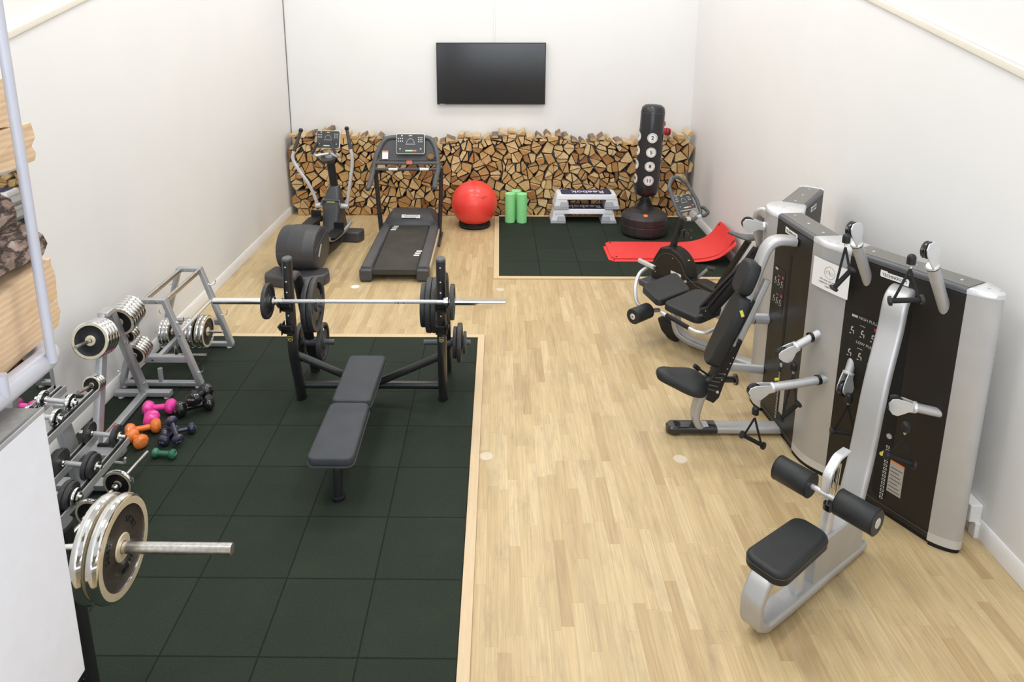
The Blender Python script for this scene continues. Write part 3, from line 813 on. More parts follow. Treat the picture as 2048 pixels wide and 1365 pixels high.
def targ(h, ang, txt):
    m = M(); m2 = M()
    def patch(mm, r0, r1, lift):
        vs = []; k_ = 32; fs = []
        for rr in (r0, r1):
            for k in range(k_):
                a = 2*PI*k/k_; u, v = rr*math.cos(a), rr*math.sin(a)
                d = xx*math.sin(ang+u/.169)-fr*math.cos(ang+u/.169); vs.append(bot+ax*(h+v)+d*(.1735+lift))
        for k in range(k_): fs.append((k, (k+1)%k_, k_+(k+1)%k_, k_+k))
        mm.add(vs, fs)
    patch(m, .001, .057, 0); patch(m, .061, .069, 0)
    o = obj('target_circle', m, 'logo_white', bagb); 
    m3 = M(); patch(m3, .057, .061, -.0002); 
    if txt:
        P, d = on_bag(h, ang, .1738); X = ax.cross(-d).normalized()*-1; X = (V((0,0,1)).cross(d)).normalized(); Y = d.cross(X)
        text_m(m3, txt, .072, P, X, Y, .002, sx=1.05, bold=.0008); 
    obj('target_number', m3, 'gloss_black', o)
for k, (z, nums) in enumerate(((1.415,('1','2','3')), (1.215,('4','5','6')), (1.02,('7','8','9')), (.82,('10','11','12')))):
    for a, tx in zip((-1.45, -.07, 1.45), nums):
        targ((z-bot.z)/ax.z, a, tx)
m = M(); 
for k in range(6): m.cyl(*[bot+ax*(Lb-.115)+(xx*math.cos(1.05*k)+fr*math.sin(1.05*k))*q for q in (.160,.1655)], .004)
m.lathe([(.1635,0),(.1655,.004),(.1635,.008),(.1635,0)], bot+ax*(Lb-.12), ax, n=48, caps=False)
obj('top_seam', m, 'plastic_dark', bagb)

# boxing gloves on the stack behind the bag
def glove(loc, rz, ry, lab):
    Rm = Euler((ry, 0, rz)).to_matrix(); t = thing('boxing_glove', lab, 'boxing glove', loc, group='red boxing gloves', Rm=Rm)
    W = WM[t.name]
    m = M(W); pts = [((0,-.02,.06),.05),((0,.03,.065),.062),((0,.09,.07),.074),((0,.14,.062),.07),((0,.17,.045),.045)]
    m.sweep([p for p, r in pts], circ(1,20), (0,0,1), scale=[r for p, r in pts]); obj('mitt', m, 'glove_red', t, sub=1)
    m = M(W); m.sweep([(.055,.02,.075),(.075,.06,.10),(.06,.11,.115)], circ(1,12), None, scale=[.028,.032,.02]); obj('thumb', m, 'glove_red', t, sub=1)
    m = M(W); m.lathe([(.042,0),(.055,.005),(.056,.07),(.05,.075),(.042,.07),(.042,0)], (0,-.09,.058), (0,1,.03), n=24, caps=False); obj('cuff', m, 'glove_red', t)
    m = M(W); m.lathe([(.057,0),(.0585,.002),(.0585,.028),(.057,.03),(.057,0)], (0,-.065,.0585), (0,1,.03), n=24, caps=False); obj('strap', m, 'gloss_black', t)
glove((2.44, 10.62, 1.36), 2.6, 0, 'red boxing glove on top of the firewood behind the bag, upper one')
glove((2.47, 10.50, 1.27), 1.9, .1, 'red boxing glove on top of the firewood behind the bag, lower one')

# ---------------------------------------------------------------- red exercise mats: far end curls up at the wall
def red_mat(y0, y1, xs, z, lab, lift):
    t = thing('exercise_mat', lab, 'exercise mat', (xs, (y0+y1)/2, Z2+z), group='red exercise mats')
    path = smooth_path([(xs,0,z),(2.0,0,z),(2.35,0,z+.0),(2.56,0,z+.035),(2.72,0,z+.11),(2.83,0,z+.23),(2.905,0,z+lift)], 6)
    th = .012; m = M(); vs = []; fs = []
    n = len(path); r = .06
    Ls = [0]
    for i in range(1, n): Ls.append(Ls[-1]+(path[i]-path[i-1]).length)
    for i, p in enumerate(path):
        d = (path[min(i+1,n-1)]-path[max(i-1,0)]).normalized(); nn = V((-d.z, 0, d.x))
        s = Ls[i]; e = min(s, Ls[-1]-s); ins = r-math.sqrt(max(0, r*r-(r-e)**2)) if e < r else 0
        for yy, o_ in ((y0+ins, 0), (y1-ins, 0), (y1-ins, th), (y0+ins, th)):
            q = p+nn*o_; sh_ = max(0, min(1, (q.x-2.25)/.65)); vs.append(V((q.x, yy-.27*sh_**1.6, q.z+Z2)))
    # extra samples near the ends for round corners
    for i in range(n-1):
        for k in range(4): fs.append((i*4+k, i*4+(k+1)%4, i*4+4+(k+1)%4, i*4+4+k))
    fs += [(0,1,2,3), tuple((n-1)*4+k for k in (3,2,1,0))]
    m.add(vs, fs); o = obj('mat_sheet', m, 'red_foam', t, bev=.004)
    m = M()
    for yy in (y0+.05, y1-.05):
        for xi in (xs+.07,):
            m.lathe([(.009,-.001),(.014,-.001),(.014,.0035),(.009,.0035),(.009,-.001)], (xi, yy, Z2+z+th), n=16, caps=False)
    q = path[-3]; d = (path[-1]-path[-3]).normalized(); nn = V((-d.z,0,d.x))
    m.lathe([(.009,-.001),(.014,-.001),(.014,.0035),(.009,.0035),(.009,-.001)], V((q.x, y1-.06-.26, q.z+Z2))+nn*th, nn, n=16, caps=False)
    obj('hanging_eyelets', m, 'rubber', t)
red_mat(8.49, 9.10, 1.40, 0.0, 'red exercise mat directly on the rubber floor, lower of two', .34)
red_mat(8.56, 9.20, 1.44, .016, 'red exercise mat lying on top of the other, curled up at the wall', .40)

# ---------------------------------------------------------------- treadmill
tm = thing('treadmill', 'black treadmill with arched handrails standing before the firewood', 'treadmill', (-1.22, 7.9, 0), -.02)
Wt = Matrix.Translation((-1.225, 7.86, 0)) @ Matrix.Rotation(.005, 4, 'Z')
def dk(w_, y_, z_, r=.03): return [V((a, y_, b_)) for a, b_ in rrect(w_, z_, r)]
m = M(Wt)
for s in (-1, 1):
    m = M(Wt); m.sweep([(s*.335,.0,.135),(s*.335,1.75,.135)], rrect(.13,.11,.03), (0,0,1)); 
    sd = obj('side_rail', m, 'plastic_grey', tm, bev=.004)
    m = M(Wt); m.loft([dk(.14,-.045,.12), dk(.155,-.02,.155), dk(.155,.10,.155), dk(.14,.16,.13)]); m.v = [V((q.x, q.y, q.z)) for q in m.v]
    m.v = [Wt @ (Wt.inverted() @ q + V((s*.335,0,.085))) for q in m.v]
    obj('end_cap', m, 'plastic_dark', sd, bev=.006)
m = M(Wt); m.sweep([(0,-.01,.118),(0,1.7,.15)], rrect(.545,.06,.028), (0,0,1)); bl = obj('running_belt', m, mat('belt', (.045,.042,.036), .55, var=.25, scale=5, bump=.3, bscale=300), tm)
m = M(Wt)
for (cx, cy) in ((-.21,1.42), (.21,.46)):
    for k in range(3): m.box((cx+.01*k, cy+.07*k, .1495+(cy+.07*k)*.019), (.07,.045,.001), (.019,0,0))
obj('belt_marks', m, 'logo_white', bl)
m = M(Wt); m.box((0,.9,.06),(.60,1.6,.05)); obj('deck_frame', m, 'black_metal', tm)
m = M(Wt); m.box((.405,.9,.115),(.012,1.7,.05)); obj('pale_side_strip', m, 'tan', tm)
# motor hood
m = M(Wt)
prof = [(1.60,.17,.66),(1.64,.235,.72),(1.76,.30,.74),(2.02,.315,.72),(2.14,.27,.66),(2.18,.06,.62)]
rings = []
for yy, zz, ww in prof:
    rings.append([V((-ww/2,yy,.03)),V((-ww/2,yy,zz*.7)),V((-ww/2+.09,yy,zz)),V((ww/2-.09,yy,zz)),V((ww/2,yy,zz*.7)),V((ww/2,yy,.03))])
m.loft(rings); hd = obj('motor_hood', m, 'plastic_dark', tm, bev=.02, seg=3, ang=50)
m = M(Wt); m.sweep([(-.17,1.70,.274),(.17,1.70,.274)], [(0,0)] and rrect(.005,.075,.002), (0,-.9,.44)); 
bp = hd
m = M(Wt); 
Ob = V((0,1.698,.281)); Yb = V((0,.88,.475)).normalized()
m.prism([(-.125,-.028),(.07,-.028),(.075,-.036),(.13,-.036),(.13,.015),(.125,.02),(.125,.028),(-.07,.028),(-.075,.034),(-.13,.034),(-.13,-.02)], Ob, (1,0,0), Yb, 0, .003)
bd = obj('badge', m, 'logo_white', bp); m = M(Wt); text_m(m, 'TECHNOGYM', .034, Ob, (1,0,0), Yb, .002, lift=.003); obj('badge_lettering', m, 'gloss_black', bd)
# uprights
for s in (-1, 1):
    m = M(Wt); p = [(s*.405,1.62,.05), (s*.43,1.60,.5), (s*.45,1.56,1.02)]
    m.sweep(smooth_path(p), rrect(.055,.09,.02), (0,-1,0)); obj('upright', m, 'black_metal', tm)
    m = M(Wt); m.sweep([(s*.43,1.2,.02),(s*.43,1.75,.02)], rrect(.03,.04,.01), (0,0,1)); obj('foot_bar', m, 'plastic_dark', tm)
# arched handrail: one continuous tube over the console
hp = [(-.515,1.30,.79),(-.485,1.37,.88),(-.455,1.46,1.03),(-.42,1.52,1.20),(-.34,1.60,1.36),(-.22,1.64,1.42),(.22,1.64,1.42),(.34,1.60,1.36),(.40,1.52,1.20),(.415,1.46,1.03),(.385,1.37,.88),(.375,1.32,.80)]
m = M(Wt); m.sweep(smooth_path(hp), circ(.034, 16), None); obj('handrail', m, 'plastic_grey', tm)
m = M(Wt); m.ball((-.515,1.30,.79), .036); m.ball((.375,1.32,.80), .036); obj('handrail_end_caps', m, 'plastic_dark', tm)
# dashboard panel between the rails
m = M(Wt); q = [(-.40,1.50,1.125),(.40,1.50,1.125),(.385,1.56,1.28),(.27,1.63,1.40),(-.27,1.63,1.40),(-.385,1.56,1.28)]
m.loft([[V(p) for p in q], [V(p)+V((0,.035,-.012)) for p in q]]); db = obj('dashboard', m, 'plastic_dark', tm, bev=.006)
m = M(Wt); m.sweep([(-.43,1.475,1.10),(.43,1.475,1.10)], rrect(.05,.045,.012), (0,0,1)); obj('dashboard_lip', m, 'plastic_grey', db)
m = M(Wt); m.lathe([(.042,0),(.056,0),(.056,.01),(.042,.01),(.042,0)], (.315,1.505,1.195), (0,-.93,.36), n=24, caps=False); obj('cup_holder_rim', m, 'gloss_black', db)
m = M(Wt); m.lathe([(.0,.0005),(.042,.0005)], (.315,1.505,1.195), (0,-.93,.36), n=24); obj('cup_holder_well', m, mat('rust_orange', (.5,.25,.08), .6), db)
m = M(Wt); m.box((-.30,1.50,1.20),(.08,.003,.10),(-.37,0,0)); obj('warning_label', m, 'paper', db)
m = M(Wt); m.box((-.30,1.515,1.255),(.08,.004,.015),(-.37,0,0)); obj('warning_label_header', m, 'orange', db)
m = M(Wt); m.box((.03,1.447,1.115),(.075,.02,.045)); obj('stop_button', m, mat('salmon', (.8,.2,.1), .4), db)
m = M(Wt); m.tube([(-.44,1.44,1.02),(.43,1.44,1.02)], .019); gb = obj('front_grip_bar', m, 'plastic_dark', tm)
for cx in (-.19,.23):
    m = M(Wt); m.tube([(cx-.06,1.44,1.02),(cx+.06,1.44,1.02)], .0205); obj('pulse_sensor', m, 'silver_light', gb)
def console(t, Wc, w_, h_, seed):
    """tablet-like display: local x right, y up, z towards the user"""
    rg = random.Random(seed)
    m = M(Wc); m.prism([(a, b_) for a, b_ in rrect(w_, h_, .025)], (0,0,-.03), (1,0,0), (0,1,0), 0, .03); c0 = obj('console_frame', m, 'logo_white', t, bev=.004)
    m = M(Wc); m.prism([(a, b_) for a, b_ in rrect(w_*.965, h_*.95, .022)], (0,0,0), (1,0,0), (0,1,0), -.004, .002); f0 = obj('console_panel', m, 'plastic_dark', c0)
    m = M(Wc)
    for r in range(3):
        for c_ in range(3): m.box((w_*(.28+.06*c_), h_*(.30-.10*r), .003), (w_*.03, h_*.05, .002))
    for r in range(2):
        for c_ in range(3): m.box((-w_*(.28+.07*c_), h_*(.26-.13*r), .003), (w_*.035, h_*.05, .002))
    for c_ in range(14): 
        a = PI*c_/13; m.box((math.cos(a)*w_*.13, h_*.05+math.sin(a)*h_*.20, .003), (w_*.018, h_*.022, .002))
    m.box((0,-h_*.02,.003),(w_*.34,h_*.02,.002)); m.box((-w_*.36,-h_*.25,.003),(w_*.05,h_*.05,.002)); m.box((w_*.36,-h_*.25,.003),(w_*.05,h_*.05,.002))
    m.box((-w_*.30,h_*.40,.003),(w_*.05,h_*.06,.002))
    obj('console_buttons', m, 'silver_light', c0)
    m = M(Wc); m.box((-w_*.05,-h_*.34,.003),(w_*.26,h_*.07,.002)); obj('start_keys', m, mat('key_green', (.45,.75,.45), .4), c0)
    m = M(Wc); m.box((w_*.15,-h_*.34,.003),(w_*.12,h_*.07,.002)); obj('stop_key', m, mat('key_red', (.75,.2,.16), .4), c0)
    m = M(Wc); m.box((0,h_*.40,.003),(w_*.12,h_*.045,.002)); obj('console_logo', m, 'logo_yellow', c0)
console(tm, basis(V((1,0,0)), V((0,.30,.954)), V((0,-.954,.30)), Wt @ V((0.045,1.50,1.36))), .385, .275, 1)

# ---------------------------------------------------------------- cross trainer
ct = thing('cross_trainer', 'dark grey cross trainer with white swinging arms beside the left wall', 'cross trainer', (-2.3, 8.4, 0))
a_ = .10                                       # machine turned slightly: front further right
We = Matrix.Translation((-2.34, 8.18, 0)) @ Matrix.Rotation(-a_, 4, 'Z')
# flywheel housing (a fat drum lying across)
m = M(We); n = 36; rings = []
for sx, sc_ in ((-.235,.9),(-.225,.97),(-.20,1),(-.12,1),(-.105,1.025),(-.09,1.03),(.09,1.03),(.105,1.025),(.12,1),(.20,1),(.225,.97),(.235,.9)):
    r = []
    for k in range(n):
        a = 2*PI*k/n; r.append(V((sx, -.10+.29*sc_*math.cos(a), .345+.262*sc_*math.sin(a))))
    rings.append(r)
m.loft(rings); dr = obj('flywheel_housing', m, 'plastic_dark', ct, ang=28)
m = M(We)
for k in range(20):
    a = PI*1.02-PI*.02-PI*.0; 
m.sweep([(-.205,-.392,.355),(.205,-.392,.355),(.236,-.33,.375),(.2375,-.1,.46),(.2375,.08,.51)], rrect(.006,.006,.002), None)
obj('housing_crease', m, 'plastic_grey', dr)
m = M(We); m.box((-.02,-.362,.464),(.085,.004,.022),(-.45,0,0)); obj('yellow_logo', m, 'logo_yellow', dr)
m = M(We); m.box((.2385,-.18,.34),(.004,.16,.034),(.9,0,0)); obj('side_badge', m, 'silver_light', dr)
# rear stabiliser
m = M(We); pts = [(-.36,-.42),(-.32,-.52),(-.12,-.56),(.12,-.56),(.37,-.42),(.39,-.32),(.33,-.18),(-.33,-.20)]
m.prism(pts, (0,0,0), (1,0,0), (0,1,0), 0, .13); obj('rear_base', m, 'plastic_dark', ct, bev=.025, seg=3)
# spine and pedal arms
m = M(We); m.sweep([(0,.0,.12),(.02,.95,.10)], rrect(.20,.14,.03), (0,0,1)); obj('spine', m, 'plastic_black', ct)
for s in (-1, 1):
    m = M(We); z0 = .42 if s < 0 else .26
    m.sweep(smooth_path([(s*.13,.20,.40),(s*.15,.5,z0-.02),(s*.16,1.0,z0-.05),(s*.215,1.12,.30)]), rrect(.04,.05,.012), (0,0,1)); pa = obj('pedal_arm', m, 'silver' if s > 0 else 'plastic_black', ct)
    m = M(We); poly = [(-.07,-.19),(.07,-.19),(.085,.10),(.05,.20),(-.05,.20),(-.085,.10)]
    m.pad(poly, (s*.15,.60,z0), (1,0,0), (0,1,0), .04, .012); m.box((s*.15,.79,z0+.06),(.13,.03,.12)); obj('foot_plate', m, 'plastic_black', pa)
# front column body
m = M(We)
def rr2(w_, d, y_, z_, r=.04): return [V((a, y_+b_, z_)) for a, b_ in rrect(w_, d, r)]
m.loft([rr2(.21,.62,1.02,.02), rr2(.21,.60,1.02,.16), rr2(.20,.46,1.06,.28), rr2(.22,.34,1.06,.42), rr2(.24,.26,1.05,.52), rr2(.23,.22,1.06,.60), rr2(.17,.16,1.11,.74), rr2(.12,.12,1.13,.80)])
cb = obj('column_cover', m, 'plastic_dark', ct, bev=.01, ang=40)
m = M(We); m.sweep([(-.125,.985,.50),(-.115,.97,.55),(-.10,.985,.60),(.10,.985,.60),(.115,.97,.55),(.125,.985,.50)][1:5], rrect(.03,.12,.01), (0,-.5,.85)); obj('pivot_cover', m, 'plastic_grey', cb)
m = M(We); m.box((0,.955,.615),(.11,.006,.024),(-.5,0,0)); obj('yellow_logo', m, 'logo_yellow', cb)
m = M(We); pts = [(-.34,.0),(-.30,-.12),(.30,-.12),(.34,0),(.32,.10),(-.32,.10)]
m.prism([(a+.02, b_) for a, b_ in pts], (0,1.20,0), (1,0,0), (0,1,0), 0, .15); obj('front_base', m, 'plastic_dark', ct, bev=.025, seg=3)
m = M(We); m.box((-.24,1.02,.20),(.08,.10,.30)); obj('step_guard', m, 'plastic_dark', ct, bev=.02)
m = M(We); m.sweep([(0,1.13,.76),(-.03,1.10,1.16)], rrect(.095,.10,.03), (0,1,0)); obj('column', m, 'plastic_black', ct)
m = M(We); m.lathe([(.035,0),(.06,.0),(.10,.05),(.105,.075),(.06,.08),(.05,.05),(.0,.045)], (-.03,1.06,1.14), (0,-.35,.94), n=28); obj('bottle_holder', m, 'plastic_dark', ct)
m = M(We); m.box((-.03,1.10,1.20),(.12,.10,.06)); obj('neck_collar', m, 'silver', ct, bev=.01)
# pivot stub and swinging arms
m = M(We); m.tube([(-.225,1.0,.545),(.225,1.0,.545)], .036); obj('pivot_axle', m, 'silver_light', ct)
armL = [(-.205,1.0,.56),(-.235,.99,.68),(-.30,.96,.86),(-.415,.93,1.06),(-.475,.92,1.20),(-.455,.93,1.30)]
armR = [(.205,1.0,.56),(.235,1.0,.72),(.27,1.0,.92),(.30,1.0,1.10),(.305,1.0,1.24),(.29,1.0,1.33)]
for pts, tip in ((armL, (-.365,.98,1.57)), (armR, (.245,1.02,1.60))):
    m = M(We); m.sweep(smooth_path(pts), circ(.022,14), None); ar = obj('swing_arm', m, 'silver_light', ct)
    m = M(We); m.sweep([pts[-1], tip], circ(.025,14), None, scale=[1,.85]); g = obj('arm_grip', m, 'plastic_dark', ar)
    m = M(We); m.ball(tip, .03); obj('grip_end', m, 'plastic_black', g)
# fixed inner handles
for s, pts in ((-1, [(-.03,1.06,1.25),(-.12,1.03,1.24),(-.19,1.00,1.23),(-.225,.96,1.26)]), (1, [(0,1.06,1.25),(.09,1.03,1.22),(.13,1.0,1.23),(.10,.95,1.28)])):
    m = M(We); m.sweep(smooth_path(pts), circ(.019,12), None); fh = obj('fixed_handle', m, 'silver_light', ct)
    e = V(pts[-1]); tip = e+V((.09 if s < 0 else -.07, -.0, .16)); m = M(We); m.sweep([e, tip], circ(.021,12), None); obj('handle_grip', m, 'plastic_dark', fh)
console(ct, basis(We.to_3x3() @ V((1,0,0)), We.to_3x3() @ V((0,.30,.954)), We.to_3x3() @ V((0,-.954,.30)), We @ V((-.03,1.06,1.44))), .32, .24, 2)
# ---------------------------------------------------------------- multi-station cable machine
H = 1.665
mg = thing('multi_gym', 'tall dark brown and silver multi-station cable machine along the right wall', 'multi gym', (2.3, 4.7, 0))
def v2(p): return V((p[0], p[1], 0))
def panel(a, b, nrm, th=.195, badge_front=True, slot=True, badge_t=.5, far=False):
    """one weight tower between two silver columns; nrm points out of the front face"""
    a, b, nrm = v2(a), v2(b), v2(nrm).normalized(); e = (b-a).normalized(); L = (b-a).length; Zv = V((0,0,1))
    def P(t, d, z): return a+e*t-nrm*d+Zv*z
    m = M()
    m.loft([[P(0,.012,.03),P(L,.012,.03),P(L,th-.012,.03),P(0,th-.012,.03)], [P(0,0,.06),P(L,0,.06),P(L,th,.06),P(0,th,.06)],
            [P(0,0,H-.045),P(L,0,H-.045),P(L,th,H-.045),P(0,th,H-.045)]])
    body = obj('tower_panel', m, 'brown_black', mg, bev=.003)
    m = M()
    m.loft([[P(0,-.002,H-.042),P(L,-.002,H-.042),P(L,th+.002,H-.042),P(0,th+.002,H-.042)], [P(0,-.002,H-.012),P(L,-.002,H-.012),P(L,th+.002,H-.012),P(0,th+.002,H-.012)],
            [P(0,.012,H),P(L,.012,H),P(L,th-.012,H),P(0,th-.012,H)]])
    obj('top_edge', m, 'plastic_grey', mg, bev=.008, seg=3)
    m = M(); m.loft([[P(.004,.02,H-.004),P(L-.004,.02,H-.004),P(L-.004,th-.02,H-.004),P(.004,th-.02,H-.004)], [P(.004,.02,H+.002),P(L-.004,.02,H+.002),P(L-.004,th-.02,H+.002),P(.004,th-.02,H+.002)]])
    tc = obj('top_cover', m, 'machine_top', mg)
    m = M()
    for t in (.12, .5, .88): m.lathe([(0,.0025),(.008,.0025),(.010,0)], P(L*t, th/2, H+.002), (0,0,1), n=14)
    obj('cover_screws', m, 'steel', tc)
    m = M(); m.loft([[P(.01,.02,0),P(L-.01,.02,0),P(L-.01,th-.02,0),P(.01,th-.02,0)], [P(.01,.02,.035),P(L-.01,.02,.035),P(L-.01,th-.02,.035),P(.01,th-.02,.035)]])
    obj('plinth', m, 'rubber', mg)
    m = M(); m.sweep([P(0,-.0015,.075),P(L,-.0015,.075)], rrect(.003,.003,.001), (0,0,1)); obj('base_seam', m, 'plastic_grey', body)
    if badge_t is not None:
        d = 0 if badge_front else th; s = 1 if badge_front else -1
        O = P(L*badge_t, d, H-.085); X = e*(1 if badge_front else -1)
        if nrm.cross(Zv).dot(e) > 0 and badge_front: X = -X
        N = nrm*s; X = Zv.cross(N)
        m = M(); m.prism([(-.085,-.018),(.045,-.018),(.048,-.024),(.09,-.024),(.09,.010),(.085,.012),(.085,.018),(-.045,.018),(-.048,.024),(-.09,.024),(-.09,-.010)], O, X, Zv, 0, .003)
        bd = obj('badge', m, 'logo_white', body); m = M(); text_m(m, 'TECHNOGYM', .026, O, X, Zv, .0015, lift=.003, sx=.95); obj('badge_lettering', m, 'gloss_black', bd)
    if slot:
        m = M()
        def sl(t0, t1, z0, z1, d): 
            c = []
            w_ = (t1-t0)/2; tc_ = (t0+t1)/2
            for k in range(9): a_ = PI*k/8; c.append(P(tc_+w_*math.cos(a_), d, z1-w_+w_*math.sin(a_)))
            for k in range(9): a_ = PI+PI*k/8; c.append(P(tc_+w_*math.cos(a_), d, z0+w_+w_*math.sin(a_)))
            return c
        t0, t1 = slot
        m.loft([sl(t0, t1, .10, 1.43, .001), sl(t0, t1, .10, 1.43, -.0015)]); so = obj('cable_slot', m, 'rubber', body)
        m = M(); m2 = M(); 
        for k in range(15):
            z = .12+k*.026
            O = P((t0+t1)/2+(t1-t0)*.22, -.003, z); X = Zv.cross(nrm); m.prism([(-.011,-.008),(.011,-.008),(.011,.008),(-.011,.008)], O, X, Zv, 0, .0015)
            m2.prism([(-.007,-.005),(.007,-.005),(.007,.005),(-.007,.005)], O, X, Zv, .0012, .0022)
        nl = obj('weight_labels', m, 'silver_light', so); obj('weight_label_centres', m2, 'gloss_black', nl)
        m = M(); m.cyl(P((t0+t1)/2, -.002, .43), P((t0+t1)/2, -.03, .43), .012, n=16); obj('selector_pin', m, 'logo_yellow', so)
        m = M(); m.cyl(P((t0+t1)/2+.02, -.001, .56), P((t0+t1)/2+.02, -.008, .56), .017, n=20); obj('lock_disc', m, 'steel', so)
    return P, e, nrm, L, body
def column(pts_out, pts_in, name_nose=True):
    """silver extruded column: outline in plan"""
    poly = [v2(p) for p in pts_out+pts_in]; Zv = V((0,0,1))
    c = sum(poly, V((0,0,0)))/len(poly)
    m = M(); m.loft([[p+Zv*.03 for p in poly], [p+Zv*(H-.035) for p in poly]]); col = obj('silver_column', m, 'silver', mg, ang=30)
    m = M(); big = [p+(p-c).normalized()*.003 for p in poly]; sm = [p-(p-c).normalized()*.012 for p in poly]
    m.loft([[p+Zv*(H-.035) for p in big], [p+Zv*(H-.008) for p in big], [p+Zv*(H+.004) for p in sm]]); cap = obj('column_cap', m, 'silver_light', col, ang=50)
    m = M()
    for dx in (-.03, .03): m.box(c+V((dx*.7, -dx*.5, H+.0045)), (.022,.008,.002), (0,0,.4))
    obj('cap_slots', m, 'steel', cap)
    m = M(); m.loft([[p-(p-c).normalized()*.006 for p in poly], [p-(p-c).normalized()*.006+Zv*.035 for p in poly]]); obj('column_foot', m, 'rubber', col)
    m = M(); m.loft([[p+(p-c).normalized()*.002+Zv*.03 for p in poly], [p+(p-c).normalized()*.002+Zv*.085 for p in poly]]); obj('column_base_ring', m, 'silver_light', col, ang=30)
def arc(p, q, bulge, n=10):
    """curve from p to q bulging to the right of travel"""
    p, q = v2(p), v2(q); d = q-p; nn = V((d.y, -d.x, 0)).normalized(); out = []
    for k in range(n+1):
        t = k/n; out.append(tuple((p+d*t+nn*bulge*math.sin(PI*t)**.8)[:2]))
    return out
A1, B1 = (2.262,4.335), (2.605,3.715); n1 = (-.875,-.484)
A2, B2 = (2.107,5.153), (2.145,4.617); n2 = (-1,-.071)
A3, B3 = (2.25,5.49), (2.60,5.97); n3 = (-.808,.589)
TH = .195
P1, e1, N1, L1, body1 = panel(A1, B1, n1, TH, slot=(.335,.43), badge_t=.42)
P2, e2, N2, L2, body2 = panel(A2, B2, n2, TH, slot=(.24,.275), badge_t=.42)
P3, e3, N3, L3, body3 = panel(A3, B3, n3, TH, slot=None, badge_front=False, badge_t=.45)
# near end column, rounded nose
q0 = V(B1)+0*V(B1); nn1 = v2(n1).normalized(); b0 = v2(B1); b1 = b0-nn1*TH
nose = [b0+e1*(.14*math.sin(PI*k/14)**.75)*1-nn1*TH*(k/14) if 0 < k < 14 else (b0 if k == 0 else b1) for k in range(15)]
column([tuple(p[:2]) for p in nose], [])
# middle column: broad curved face between the two towers
bk1 = v2(A1)-v2(n1).normalized()*TH; bk2 = v2(B2)-v2(n2).normalized()*TH
mid_front = [tuple((v2(B2)*(1-t)+v2(A1)*t+V((-.84,-.34,0)).normalized()*.035*math.sin(PI*t))[:2]) for t in [k/12 for k in range(13)]]
column(mid_front, [tuple(bk1[:2]), tuple(bk2[:2])])
# left column at the reflex corner
lf = [A2, (2.08,5.22), (2.078,5.31), (2.10,5.40), (2.16,5.465), A3]
bk3 = v2(A3)-v2(n3).normalized()*TH; bk4 = v2(A2)-v2(n2).normalized()*TH
column(lf[::-1], [tuple(bk4[:2]), tuple(bk3[:2])])
e3v = v2(B3)-v2(A3); e3v.normalize(); c0 = v2(B3); n3v = v2(n3).normalized(); c1 = c0-n3v*TH
column([tuple((c0+e3v*(.12*math.sin(PI*k/12)**.75)-n3v*TH*(k/12) if 0 < k < 12 else (c0 if k == 0 else c1))[:2]) for k in range(13)], [])

# instruction plaques
def plaque(P, nrm, t0, t1, z0, z1, words, parent):
    Zv = V((0,0,1)); X = Zv.cross(nrm); O = P((t0+t1)/2, -.0005, (z0+z1)/2); w_, h_ = abs(t1-t0), z1-z0
    m = M(); m.prism(rrect(w_, h_, .012), O, X, Zv, 0, .002); pq = obj('instruction_plaque', m, 'plastic_black', parent)
    m = M()
    for txt, yy in words: text_m(m, txt, .026, O+Zv*(h_*yy)+X*w_*.08, X, Zv, .001, lift=.0022)
    for row, yy in ((0, .17), (1, -.26)):
        for k in range(3):
            cx = w_*(-.33+.3*k); o2 = O+X*cx+Zv*h_*yy
            for bx_, by_, bw, bh in ((0,.018,.010,.010),(-.006,.004,.006,.022),(.004,-.004,.018,.005),(.012,-.014,.005,.02),(-.010,-.026,.012,.006)):
                m.prism([(bx_-bw/2,by_-bh/2),(bx_+bw/2,by_-bh/2),(bx_+bw/2,by_+bh/2),(bx_-bw/2,by_+bh/2)], o2, X, Zv, .0022, .003)
        m.prism([(-.018,-.003),(.018,-.003),(.018,.0),(-.018,.0)], O+X*(-w_*.05)+Zv*h_*(yy+.14), X, Zv, .0022, .003)
    m.prism([(-.02,-.008),(.02,-.008),(.02,.008),(-.02,.008)], O-X*w_*.3+Zv*h_*.44, X, Zv, .0022, .003)
    obj('plaque_pictograms', m, 'silver_light', pq)
    m = M()
    for yy in (.33, -.10): m.prism([(-.012,-.01),(.012,-.01),(.012,.01),(-.012,.01)], O+X*w_*.33+Zv*h_*yy, X, Zv, .0022, .003)
    obj('plaque_red_marks', m, 'glove_red', pq)
plaque(P1, N1, .03, .27, .90, 1.265, (('HIGH PULL', .44), ('LOW PULL', -.02)), body1)
plaque(P2, N2, .03, .20, .93, 1.27, (), body2)
m = M(); Zv = V((0,0,1)); X1 = Zv.cross(N1)
m.prism([(-.045,-.11),(.045,-.11),(.045,.11),(-.045,.11)], P1(.475,-.001,.30), X1, Zv, 0, .001); wl = obj('warning_label', m, 'silver', body1)
m = M(); m.prism([(-.045,.10),(.045,.10),(.045,.112),(-.045,.112)], P1(.475,-.001,.30), X1, Zv, .0005, .0015); obj('label_orange_band', m, 'orange', wl)
m = M()
for k in range(7): m.prism([(-.038,-.095+k*.026),(.038-.01*(k%3),-.095+k*.026),(.038-.01*(k%3),-.089+k*.026),(-.038,-.089+k*.026)], P1(.475,-.001,.30), X1, Zv, .0008, .0014)
obj('label_text_lines', m, 'plastic_grey', wl)
m = M(); X2 = Zv.cross(N2); m.prism([(-.03,-.11),(.03,-.11),(.03,.11),(-.03,.11)], P2(.33,-.001,.30), X2, Zv, 0, .001); obj('warning_label', m, 'silver', body2)

